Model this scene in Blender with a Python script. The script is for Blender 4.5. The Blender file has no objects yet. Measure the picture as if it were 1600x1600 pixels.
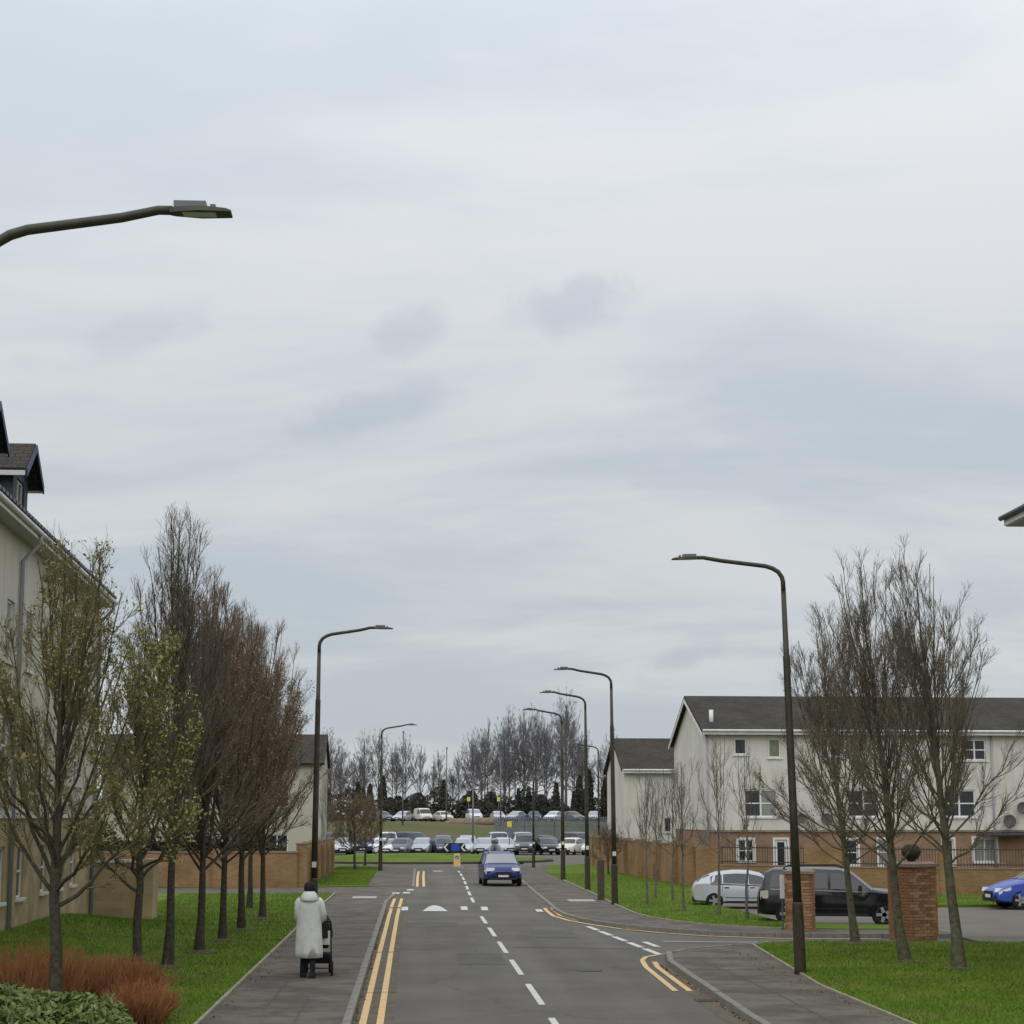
import bpy, math, random
import numpy as np
from mathutils import Vector, Matrix
R = math.radians
scn = bpy.context.scene
col = scn.collection

# ------------------------------------------------------------------ camera, sky, sun, exposure
cam_d = bpy.data.cameras.new('camera'); cam = bpy.data.objects.new('camera', cam_d); col.objects.link(cam)
cam.location = (0, 0, 3.1); cam.rotation_euler = (R(99.0), 0, R(-2.94))
cam_d.sensor_width = 36; cam_d.lens = 67.5; cam_d.clip_start = .1; cam_d.clip_end = 3000
scn.camera = cam
SUN_EL, SUN_AZ = 48, 205          # azimuth clockwise from +Y (the road's heading)
world = bpy.data.worlds.new('World'); scn.world = world; world.use_nodes = True
wn, wl = world.node_tree.nodes, world.node_tree.links
wn.clear()
def wnode(t, **k):
    n = wn.new(t)
    for a, b in k.items(): setattr(n, a, b)
    return n
sky = wnode('ShaderNodeTexSky'); sky.sky_type = 'NISHITA'; sky.sun_disc = False
sky.sun_elevation = R(SUN_EL); sky.sun_rotation = R(SUN_AZ)
tc = wnode('ShaderNodeTexCoord'); sep = wnode('ShaderNodeSeparateXYZ'); wl.new(tc.outputs['Generated'], sep.inputs[0])
zc = wnode('ShaderNodeMath', operation='MAXIMUM'); wl.new(sep.outputs['Z'], zc.inputs[0]); zc.inputs[1].default_value = 0.0
za = wnode('ShaderNodeMath', operation='ADD'); wl.new(zc.outputs[0], za.inputs[0]); za.inputs[1].default_value = .16
dx = wnode('ShaderNodeMath', operation='DIVIDE'); wl.new(sep.outputs['X'], dx.inputs[0]); wl.new(za.outputs[0], dx.inputs[1])
dy = wnode('ShaderNodeMath', operation='DIVIDE'); wl.new(sep.outputs['Y'], dy.inputs[0]); wl.new(za.outputs[0], dy.inputs[1])
comb = wnode('ShaderNodeCombineXYZ'); wl.new(dx.outputs[0], comb.inputs[0]); wl.new(dy.outputs[0], comb.inputs[1])
mp = wnode('ShaderNodeMapping'); mp.inputs['Rotation'].default_value = (0, 0, R(24)); mp.inputs['Scale'].default_value = (.62, 1.0, 1); mp.inputs['Location'].default_value = (3.1, 1.7, 0)
wl.new(comb.outputs[0], mp.inputs[0])
n1 = wnode('ShaderNodeTexNoise'); n1.inputs['Scale'].default_value = 1.25; n1.inputs['Detail'].default_value = 9; n1.inputs['Roughness'].default_value = .56; n1.inputs['Distortion'].default_value = .5
wl.new(mp.outputs[0], n1.inputs['Vector'])
r1 = wnode('ShaderNodeValToRGB'); wl.new(n1.outputs['Fac'], r1.inputs[0])
r1.color_ramp.interpolation = 'EASE'
r1.color_ramp.elements[0].position = .38; r1.color_ramp.elements[0].color = (5.85, 6.45, 7.0, 1)
r1.color_ramp.elements[1].position = .62; r1.color_ramp.elements[1].color = (7.5, 7.75, 7.95, 1)
# separate soft grey cloud scraps below the main deck
uu = wnode('ShaderNodeMath', operation='DIVIDE'); wl.new(sep.outputs['X'], uu.inputs[0]); wl.new(sep.outputs['Y'], uu.inputs[1])
vv = wnode('ShaderNodeMath', operation='DIVIDE'); wl.new(sep.outputs['Z'], vv.inputs[0]); wl.new(sep.outputs['Y'], vv.inputs[1])
yp = wnode('ShaderNodeMath', operation='GREATER_THAN'); wl.new(sep.outputs['Y'], yp.inputs[0]); yp.inputs[1].default_value = .2
n2 = wnode('ShaderNodeTexNoise'); n2.inputs['Scale'].default_value = 26; n2.inputs['Detail'].default_value = 6; n2.inputs['Roughness'].default_value = .6
wl.new(tc.outputs['Generated'], n2.inputs['Vector'])
def M_(op, a, b):
    n = wnode('ShaderNodeMath', operation=op)
    for k, q in enumerate((a, b)):
        if hasattr(q, 'is_output'): wl.new(q, n.inputs[k])
        else: n.inputs[k].default_value = q
    return n.outputs[0]
acc = None
for u0, v0, a0, b0, amp in ((.079, .2703, .036, .017, .6), (-.0035, .2569, .021, .012, .5), (-.013, .2148, .040, .012, .6), (-.1525, .2514, .040, .013, .35), (.139, .0812, .026, .007, .6), (-.36, .22, .05, .02, .6), (.42, .31, .06, .02, .6)):
    du = M_('SUBTRACT', uu.outputs[0], u0); dv = M_('SUBTRACT', M_('SUBTRACT', vv.outputs[0], v0), M_('MULTIPLY', du, .22))
    q = M_('ADD', M_('POWER', M_('ABSOLUTE', M_('DIVIDE', du, a0), 0), 2.), M_('POWER', M_('ABSOLUTE', M_('DIVIDE', dv, b0), 0), 2.))
    q = M_('ADD', M_('SQRT', q, 0), M_('MULTIPLY', M_('SUBTRACT', n2.outputs['Fac'], .5), 2.6))
    mr_ = wnode('ShaderNodeMapRange'); mr_.interpolation_type = 'SMOOTHSTEP'; wl.new(q, mr_.inputs['Value']); mr_.inputs['From Min'].default_value = 1.35; mr_.inputs['From Max'].default_value = .25; mr_.inputs['To Max'].default_value = amp
    acc = mr_.outputs[0] if acc is None else M_('MAXIMUM', acc, mr_.outputs[0])
r2 = wnode('ShaderNodeMath', operation='MULTIPLY'); wl.new(acc, r2.inputs[0]); wl.new(yp.outputs[0], r2.inputs[1])
mixc = wnode('ShaderNodeMix', data_type='RGBA'); wl.new(r2.outputs[0], mixc.inputs['Factor']); wl.new(r1.outputs[0], mixc.inputs['A']); mixc.inputs['B'].default_value = (5.2, 5.85, 6.55, 1)
# overcast deck: brighter towards the zenith, as overcast skies are
el = wnode('ShaderNodeValToRGB'); wl.new(zc.outputs[0], el.inputs[0]); el.color_ramp.interpolation = 'B_SPLINE'
el.color_ramp.elements[0].position = 0; el.color_ramp.elements[0].color = (.41, .41, .41, 1)
el.color_ramp.elements[1].position = 1; el.color_ramp.elements[1].color = (.90, .90, .90, 1)
for p_, v_ in ((.12, .435), (.26, .475), (.42, .62), (.6, .78)): e_ = el.color_ramp.elements.new(p_); e_.color = (v_, v_, v_, 1)
el2 = wnode('ShaderNodeMath', operation='MULTIPLY'); wl.new(el.outputs[0], el2.inputs[0]); el2.inputs[1].default_value = 2.0
sc_ = wnode('ShaderNodeVectorMath', operation='SCALE'); wl.new(mixc.outputs['Result'], sc_.inputs[0]); wl.new(el2.outputs[0], sc_.inputs['Scale'])
mixs = wnode('ShaderNodeMix', data_type='RGBA'); mixs.inputs['Factor'].default_value = .93
wl.new(sky.outputs[0], mixs.inputs['A']); wl.new(sc_.outputs[0], mixs.inputs['B'])
bg = wnode('ShaderNodeBackground'); bg.inputs['Strength'].default_value = .1
wl.new(mixs.outputs['Result'], bg.inputs['Color'])
wo = wnode('ShaderNodeOutputWorld'); wl.new(bg.outputs[0], wo.inputs['Surface'])

sun_d = bpy.data.lights.new('sun', 'SUN'); sun = bpy.data.objects.new('sun', sun_d); col.objects.link(sun)
sun_d.energy = 1.0; sun_d.angle = R(70); sun_d.color = (1, .97, .93)
sd = Vector((math.sin(R(SUN_AZ)) * math.cos(R(SUN_EL)), math.cos(R(SUN_AZ)) * math.cos(R(SUN_EL)), math.sin(R(SUN_EL))))
sun.rotation_euler = sd.to_track_quat('Z', 'Y').to_euler(); sun.location = (0, 0, 60)
scn.view_settings.view_transform = 'Standard'; scn.view_settings.look = 'None'
scn.view_settings.exposure = 0.0; scn.view_settings.gamma = 1
scn.view_settings.use_curve_mapping = False

# ------------------------------------------------------------------ materials
MATS = {}
def mat(name, c, rough=.8, c2=None, scale=3., detail=5., spec=.3, metal=0., bump=0., bscale=40., coat=0., c3=None, scale3=30., f3=.4, lo=.35, hi=.65, s3z=1.):
    if name in MATS: return MATS[name]
    m = bpy.data.materials.new(name); m.use_nodes = True
    nt = m.node_tree; b = nt.nodes['Principled BSDF']
    b.inputs['Roughness'].default_value = rough; b.inputs['Specular IOR Level'].default_value = spec
    b.inputs['Metallic'].default_value = metal; b.inputs['Coat Weight'].default_value = coat
    b.inputs['Coat Roughness'].default_value = .06
    b.inputs['Base Color'].default_value = (*c, 1)
    t = nt.nodes.new('ShaderNodeTexCoord')
    if c2:
        n = nt.nodes.new('ShaderNodeTexNoise'); n.inputs['Scale'].default_value = scale; n.inputs['Detail'].default_value = detail
        nt.links.new(t.outputs['Object'], n.inputs['Vector'])
        mr = nt.nodes.new('ShaderNodeMapRange'); mr.inputs['From Min'].default_value = lo; mr.inputs['From Max'].default_value = hi
        nt.links.new(n.outputs['Fac'], mr.inputs['Value'])
        mx = nt.nodes.new('ShaderNodeMix'); mx.data_type = 'RGBA'
        nt.links.new(mr.outputs[0], mx.inputs['Factor']); mx.inputs['A'].default_value = (*c, 1); mx.inputs['B'].default_value = (*c2, 1)
        out = mx.outputs['Result']
        if c3:
            n3 = nt.nodes.new('ShaderNodeTexNoise'); n3.inputs['Scale'].default_value = scale3; n3.inputs['Detail'].default_value = 4
            mz = nt.nodes.new('ShaderNodeMapping'); mz.inputs['Scale'].default_value = (1, 1, s3z); nt.links.new(t.outputs['Object'], mz.inputs[0]); nt.links.new(mz.outputs[0], n3.inputs['Vector'])
            m3 = nt.nodes.new('ShaderNodeMapRange'); m3.inputs['From Min'].default_value = .5; m3.inputs['From Max'].default_value = .75; m3.inputs['To Max'].default_value = f3
            nt.links.new(n3.outputs['Fac'], m3.inputs['Value'])
            mx3 = nt.nodes.new('ShaderNodeMix'); mx3.data_type = 'RGBA'
            nt.links.new(m3.outputs[0], mx3.inputs['Factor']); nt.links.new(out, mx3.inputs['A']); mx3.inputs['B'].default_value = (*c3, 1)
            out = mx3.outputs['Result']
        nt.links.new(out, b.inputs['Base Color'])
    if bump:
        nb = nt.nodes.new('ShaderNodeTexNoise'); nb.inputs['Scale'].default_value = bscale; nb.inputs['Detail'].default_value = 4
        nt.links.new(t.outputs['Object'], nb.inputs['Vector'])
        bp = nt.nodes.new('ShaderNodeBump'); bp.inputs['Strength'].default_value = bump; bp.inputs['Distance'].default_value = .02
        nt.links.new(nb.outputs['Fac'], bp.inputs['Height']); nt.links.new(bp.outputs[0], b.inputs['Normal'])
    MATS[name] = m
    return m
def brickmat(name, c1, c2, mortar, bw, bh, msize=.012, axis='XZ', bump=.5, off=.5, rough=.85, blotch=(.75, 1.15)):
    """coursed bricks / tiles in object space; axis picks the two object axes that span the face"""
    m = bpy.data.materials.new(name); m.use_nodes = True
    nt = m.node_tree; b = nt.nodes['Principled BSDF']; b.inputs['Roughness'].default_value = rough; b.inputs['Specular IOR Level'].default_value = .25
    t = nt.nodes.new('ShaderNodeTexCoord'); s = nt.nodes.new('ShaderNodeSeparateXYZ'); nt.links.new(t.outputs['Object'], s.inputs[0])
    cb = nt.nodes.new('ShaderNodeCombineXYZ')
    if axis == 'SZ':
        a = nt.nodes.new('ShaderNodeMath'); a.operation = 'ADD'; nt.links.new(s.outputs['X'], a.inputs[0]); nt.links.new(s.outputs['Y'], a.inputs[1]); nt.links.new(a.outputs[0], cb.inputs[0])
        nt.links.new(s.outputs['Z'], cb.inputs[1])
    else:
        nt.links.new(s.outputs[axis[0]], cb.inputs[0]); nt.links.new(s.outputs[axis[1]], cb.inputs[1])
    br = nt.nodes.new('ShaderNodeTexBrick'); nt.links.new(cb.outputs[0], br.inputs['Vector'])
    br.inputs['Color1'].default_value = (*c1, 1); br.inputs['Color2'].default_value = (*c2, 1); br.inputs['Mortar'].default_value = (*mortar, 1)
    br.inputs['Scale'].default_value = 1; br.inputs['Brick Width'].default_value = bw; br.inputs['Row Height'].default_value = bh
    br.inputs['Mortar Size'].default_value = msize; br.inputs['Bias'].default_value = 0; br.offset = off
    n = nt.nodes.new('ShaderNodeTexNoise'); n.inputs['Scale'].default_value = .9; n.inputs['Detail'].default_value = 6; nt.links.new(t.outputs['Object'], n.inputs['Vector'])
    mr = nt.nodes.new('ShaderNodeMapRange'); mr.inputs['From Min'].default_value = .3; mr.inputs['From Max'].default_value = .7; mr.inputs['To Min'].default_value = blotch[0]; mr.inputs['To Max'].default_value = blotch[1]
    nt.links.new(n.outputs['Fac'], mr.inputs['Value'])
    sc = nt.nodes.new('ShaderNodeVectorMath'); sc.operation = 'SCALE'; nt.links.new(br.outputs['Color'], sc.inputs[0]); nt.links.new(mr.outputs[0], sc.inputs['Scale'])
    nt.links.new(sc.outputs[0], b.inputs['Base Color'])
    bp = nt.nodes.new('ShaderNodeBump'); bp.inputs['Strength'].default_value = bump; bp.inputs['Distance'].default_value = .01; bp.invert = True
    nt.links.new(br.outputs['Fac'], bp.inputs['Height']); nt.links.new(bp.outputs[0], b.inputs['Normal'])
    MATS[name] = m
    return m
M = {}
M['asphalt'] = mat('asphalt', (.112, .102, .087), .9, (.138, .126, .107), .35, 8, .25, bump=.35, bscale=120, c3=(.075, .07, .062), scale3=160, f3=.5)
def road_material():
    m = mat('asphalt_road', (.112, .102, .087), .9, (.138, .126, .107), .35, 8, .25, bump=.35, bscale=120, c3=(.075, .07, .062), scale3=160, f3=.5)
    nt = m.node_tree; b = nt.nodes['Principled BSDF']; src = b.inputs['Base Color'].links[0].from_socket
    t = nt.nodes.new('ShaderNodeTexCoord')
    def scaled(sc, node):
        mp_ = nt.nodes.new('ShaderNodeMapping'); mp_.inputs['Scale'].default_value = sc; nt.links.new(t.outputs['Object'], mp_.inputs[0]); nt.links.new(mp_.outputs[0], node.inputs['Vector'])
    a = nt.nodes.new('ShaderNodeTexNoise'); a.inputs['Scale'].default_value = 1; a.inputs['Detail'].default_value = 4; scaled((.9, .035, 1), a)      # worn wheel tracks along the road
    c = nt.nodes.new('ShaderNodeTexNoise'); c.inputs['Scale'].default_value = .22; c.inputs['Detail'].default_value = 7; c.inputs['Roughness'].default_value = .65; nt.links.new(t.outputs['Object'], c.inputs['Vector'])
    ad = nt.nodes.new('ShaderNodeMath'); ad.operation = 'ADD'; nt.links.new(a.outputs['Fac'], ad.inputs[0]); nt.links.new(c.outputs['Fac'], ad.inputs[1])
    mr = nt.nodes.new('ShaderNodeMapRange'); mr.inputs['From Min'].default_value = .75; mr.inputs['From Max'].default_value = 1.25; mr.inputs['To Min'].default_value = .80; mr.inputs['To Max'].default_value = 1.17; nt.links.new(ad.outputs[0], mr.inputs['Value'])
    v = nt.nodes.new('ShaderNodeTexVoronoi'); v.feature = 'DISTANCE_TO_EDGE'; v.inputs['Scale'].default_value = .16; 
    nz = nt.nodes.new('ShaderNodeTexNoise'); nz.inputs['Scale'].default_value = 1.3; nz.inputs['Detail'].default_value = 4; nt.links.new(t.outputs['Object'], nz.inputs['Vector'])
    vm = nt.nodes.new('ShaderNodeVectorMath'); vm.operation = 'ADD'; nt.links.new(t.outputs['Object'], vm.inputs[0]); nt.links.new(nz.outputs['Color'], vm.inputs[1]); nt.links.new(vm.outputs[0], v.inputs['Vector'])
    ck = nt.nodes.new('ShaderNodeMapRange'); ck.inputs['From Max'].default_value = .006; ck.inputs['To Min'].default_value = .72; nt.links.new(v.outputs['Distance'], ck.inputs['Value'])   # hairline cracks
    mu = nt.nodes.new('ShaderNodeMath'); mu.operation = 'MULTIPLY'; nt.links.new(mr.outputs[0], mu.inputs[0]); nt.links.new(ck.outputs[0], mu.inputs[1])
    sc = nt.nodes.new('ShaderNodeVectorMath'); sc.operation = 'SCALE'; nt.links.new(src, sc.inputs[0]); nt.links.new(mu.outputs[0], sc.inputs['Scale']); nt.links.new(sc.outputs[0], b.inputs['Base Color'])
    return m
M['road'] = road_material()
M['patch'] = mat('asphalt_patch', (.094, .088, .078), .9, (.118, .11, .096), 1.2, 8, .25, bump=.4, bscale=100, c3=(.06, .056, .05), scale3=140, f3=.5)
M['channel'] = mat('gutter_channel', (.108, .092, .070), .92, (.145, .122, .092), 1.6, 8, .2, bump=.3, bscale=110, c3=(.065, .055, .045), scale3=9, f3=.6)
M['footway'] = mat('footway_tarmac', (.098, .086, .072), .92, (.150, .130, .108), .9, 9, .2, bump=.4, bscale=110, c3=(.060, .053, .046), scale3=3.5, f3=.6, lo=.4, hi=.6)
M['carpark'] = mat('carpark_tarmac', (.139, .123, .105), .9, (.170, .150, .128), .5, 7, .2, bump=.3, bscale=90)
M['grass'] = mat('lawn', (.080, .140, .016), .95, (.130, .195, .025), .7, 8, .1, bump=.9, bscale=55, c3=(.15, .135, .055), scale3=1.1, f3=.75)
M['blade'] = mat('grass_blade', (.095, .170, .018), .8, (.165, .240, .034), .8, 4, .1, c3=(.17, .16, .055), scale3=.9, f3=.75)
M['farground'] = mat('far_ground', (.09, .11, .04), .95, (.12, .11, .06), .06, 6, .1)
M['bank'] = mat('bank_grass', (.085, .105, .03), .95, (.13, .105, .065), .12, 6, .1)
M['kerb'] = mat('kerb_concrete', (.20, .185, .165), .9, (.28, .26, .23), 3, 6, .2, bump=.3, bscale=60, c3=(.08, .075, .06), scale3=6, f3=.6)
M['edging'] = mat('path_edging', (.24, .225, .16), .9, (.33, .31, .22), 3, 6, .2)
M['white_paint'] = mat('road_paint_white', (.50, .49, .465), .7, (.63, .62, .59), 5, 6, .3, c3=(.30, .29, .28), scale3=60, f3=.6)
M['yellow_paint'] = mat('road_paint_yellow', (.62, .40, .17), .75, (.70, .49, .24), 4, 6, .3, c3=(.25, .20, .14), scale3=50, f3=.6)
M['tactile'] = mat('tactile_paving', (.36, .34, .31), .9, (.42, .40, .36), 6, 4)
M['joint'] = mat('tar_joint', (.07, .068, .065), .8)
M['lamp_steel'] = mat('lamp_paint', (.028, .026, .018), .45, (.050, .046, .026), 5, 5, .4)
M['lamp_base'] = mat('lamp_root_paint', (.030, .024, .017), .6, (.060, .045, .028), 9, 5, .3)
M['led_grey'] = mat('lantern_grey', (.16, .16, .17), .5, metal=.2)
M['led_glass'] = mat('lantern_glass', (.5, .52, .54), .2)
M['plate'] = mat('label_plate', (.62, .60, .55), .5)
M['render'] = mat('render_cream', (.53, .49, .40), .9, (.60, .56, .47), .5, 7, .15, bump=.15, bscale=70, c3=(.36, .33, .27), scale3=2.2, f3=.5, s3z=.12)
M['render_w'] = mat('render_offwhite', (.58, .555, .49), .9, (.65, .625, .555), .45, 7, .15, bump=.15, bscale=70, c3=(.38, .355, .30), scale3=1.9, f3=.6, s3z=.14)
M['render_g'] = mat('render_gable', (.40, .37, .31), .9, (.46, .43, .36), .5, 7, .15, bump=.15, bscale=70)
M['stone'] = brickmat('buff_stone', (.38, .285, .165), (.47, .36, .215), (.40, .31, .19), .44, .215, .008, 'SZ', .35, .5, .9, (.72, 1.12))
M['brick_wall'] = brickmat('brick_wall', (.235, .125, .058), (.30, .175, .082), (.285, .205, .115), .225, .075, .009, 'SZ', .4)
M['brick_house'] = brickmat('brick_house', (.25, .135, .080), (.315, .185, .115), (.30, .235, .16), .225, .075, .009, 'SZ', .4)
M['mortar'] = mat('mortar', (.29, .23, .17), .95)
M['bricks'] = [mat('brick_a', (.25, .115, .052), .9, (.30, .15, .072), 6), mat('brick_b', (.29, .155, .075), .9, (.34, .19, .10), 6), mat('brick_c', (.19, .085, .042), .9, (.25, .115, .058), 6), mat('brick_d', (.33, .205, .11), .9, (.37, .24, .14), 6)]
M['cap'] = mat('coping_stone', (.20, .15, .115), .9, (.28, .21, .16), 4)
M['tiles'] = brickmat('roof_tiles', (.042, .035, .028), (.060, .049, .039), (.02, .017, .014), .30, .17, .014, 'XY', .8, .5, .8, (.75, 1.2))
M['tiles_v'] = brickmat('roof_tiles_y', (.042, .035, .028), (.060, .049, .039), (.02, .017, .014), .30, .17, .014, 'YX', .8, .5, .8, (.75, 1.2))
M['fascia'] = mat('fascia_white', (.62, .61, .58), .5, (.70, .69, .66), 3)
M['gutter'] = mat('gutter_black', (.02, .02, .024), .4)
M['bargeboard'] = mat('bargeboard_blue', (.020, .028, .085), .5)
M['slate'] = mat('dormer_slate', (.045, .052, .075), .7, (.075, .083, .105), 5)
M['soffit'] = mat('soffit', (.42, .41, .38), .6)
M['pvc'] = mat('window_pvc', (.74, .74, .72), .4)
M['pane'] = mat('window_glass', (.020, .023, .030), .06, spec=.5)
M['pane_curtain'] = mat('window_glass_curtain', (.20, .20, .185), .12, (.27, .27, .25), 3, spec=.5)
M['pane_green'] = mat('window_glass_green', (.14, .17, .08), .15, (.20, .22, .12), 3, spec=.5)
M['pipe'] = mat('downpipe', (.34, .34, .36), .5)
M['dish'] = mat('satellite_dish_grey', (.115, .11, .11), .7)
M['finial'] = mat('finial', (.030, .029, .020), .95, (.060, .055, .036), 7, bump=1., bscale=16)
M['rail'] = mat('railing_paint', (.055, .045, .035), .6)
M['bark'] = mat('bark', (.050, .043, .034), .95, (.085, .072, .056), 14, 6, .1, bump=.6, bscale=45, c3=(.085, .095, .05), scale3=7, f3=.6)
M['bark_moss'] = mat('bark_moss', (.090, .085, .052), .95, (.14, .135, .090), 9, 6, .1, bump=.6, bscale=40, c3=(.035, .03, .024), scale3=13, f3=.75)
M['bark_pale'] = mat('bark_pale', (.10, .09, .075), .95, (.17, .155, .13), 14, 6, .1)
M['twig_brown'] = mat('twig_brown', (.170, .125, .082), .9, (.215, .158, .102), 3)
M['twig_grey'] = mat('twig_grey', (.145, .118, .086), .9, (.185, .150, .108), 3)
M['twig_olive'] = mat('twig_olive', (.145, .120, .060), .9, (.185, .155, .075), 3)
M['twig_far_haze'] = mat('twig_far_haze', (.155, .142, .150), .9, (.20, .185, .19), .4)  # grey-mauve tint paints distance haze into the twigs, no air volume
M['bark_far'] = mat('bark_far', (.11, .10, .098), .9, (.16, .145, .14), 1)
M['twig_pale'] = mat('twig_pale', (.17, .145, .115), .9)
M['leaf_young'] = mat('leaf_young', (.225, .245, .065), .7, (.30, .30, .095), 2)
M['leaf_olive'] = mat('leaf_olive', (.185, .175, .050), .8, (.24, .195, .060), 2)
M['leaf_bud'] = mat('leaf_bud', (.185, .125, .074), .8, (.235, .16, .092), 2)
M['conifer'] = mat('conifer', (.034, .042, .030), .9, (.055, .062, .046), 1.5)
M['conifer_b'] = mat('conifer_brown', (.055, .050, .040), .9, (.085, .075, .060), 1.5)
M['laurel'] = mat('laurel_leaf', (.058, .092, .016), .55, (.185, .215, .065), 3.2, 4, .3)
M['laurel_in'] = mat('hedge_core', (.010, .018, .008), .95)  # near-black, the shade between the leaves put into the colour
M['dogwood'] = mat('dogwood_stem', (.31, .115, .048), .7, (.40, .19, .085), 2.4)
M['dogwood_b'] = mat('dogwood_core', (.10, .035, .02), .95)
M['tyre'] = mat('tyre', (.012, .012, .013), .85)
M['rim'] = mat('alloy_rim', (.42, .42, .43), .3, metal=.6)
M['rim_dark'] = mat('rim_dark', (.04, .04, .042), .5)
M['carglass'] = mat('car_glass', (.034, .038, .046), .06, spec=.5)
M['carglass_l'] = mat('car_glass_painted_sky', (.24, .25, .275), .05, spec=.9, coat=.5)  # pale base colour stands in for sky reflected in the windscreen
M['trim'] = mat('car_trim', (.016, .016, .018), .55)
M['headlight'] = mat('headlight', (.66, .70, .74), .12, spec=.6)
M['taillight'] = mat('taillight', (.32, .02, .018), .2, spec=.6)
M['taillight_c'] = mat('taillight_clear', (.50, .44, .42), .2, spec=.6)
M['plate_w'] = mat('number_plate_white', (.62, .62, .62), .5)
M['plate_y'] = mat('number_plate_yellow', (.60, .45, .06), .5)
def paint(name, c, metal=.0, rough=.32): return mat('paint_' + name, c, rough, metal=metal, coat=.25, spec=.4)
PAINT = dict(white=paint('white', (.68, .69, .70)), silver=paint('silver', (.40, .42, .45), .25), black=paint('black', (.005, .0055, .007), 0., .14),
             blue=paint('blue', (.014, .024, .125)), brightblue=paint('bright_blue', (.035, .075, .36)), navy=paint('navy', (.022, .028, .065)),
             grey=paint('grey', (.10, .105, .12), .1), pale=paint('pale_silver', (.47, .49, .52), .15), cream=paint('cream', (.62, .58, .48)), red=paint('red', (.30, .02, .02)))
M['coat'] = mat('coat_fabric', (.54, .54, .52), .85, (.63, .63, .60), 7, 4, .1, bump=.35, bscale=14)
M['black_cloth'] = mat('black_cloth', (.012, .012, .014), .9, (.024, .024, .028), 9)
M['trousers'] = mat('trousers', (.014, .016, .022), .9)
M['skin'] = mat('skin', (.42, .27, .20), .6)
M['sign_blue'] = mat('sign_blue', (.03, .07, .42), .4)
M['sign_black'] = mat('sign_black', (.012, .013, .02), .5)
M['sign_white'] = mat('sign_white', (.72, .73, .74), .4)
M['sign_yellow'] = mat('sign_yellow', (.62, .60, .10), .5)
M['bollard_y'] = mat('bollard_yellow', (.74, .52, .20), .4)
M['post_wood'] = mat('post_wood', (.060, .048, .036), .95, (.095, .078, .060), 8)
M['galv'] = mat('galvanised', (.12, .13, .155), .5, (.17, .18, .205), 2, metal=.3)
M['earth'] = mat('earth', (.15, .115, .075), .95, (.21, .17, .12), 1.2)

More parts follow.
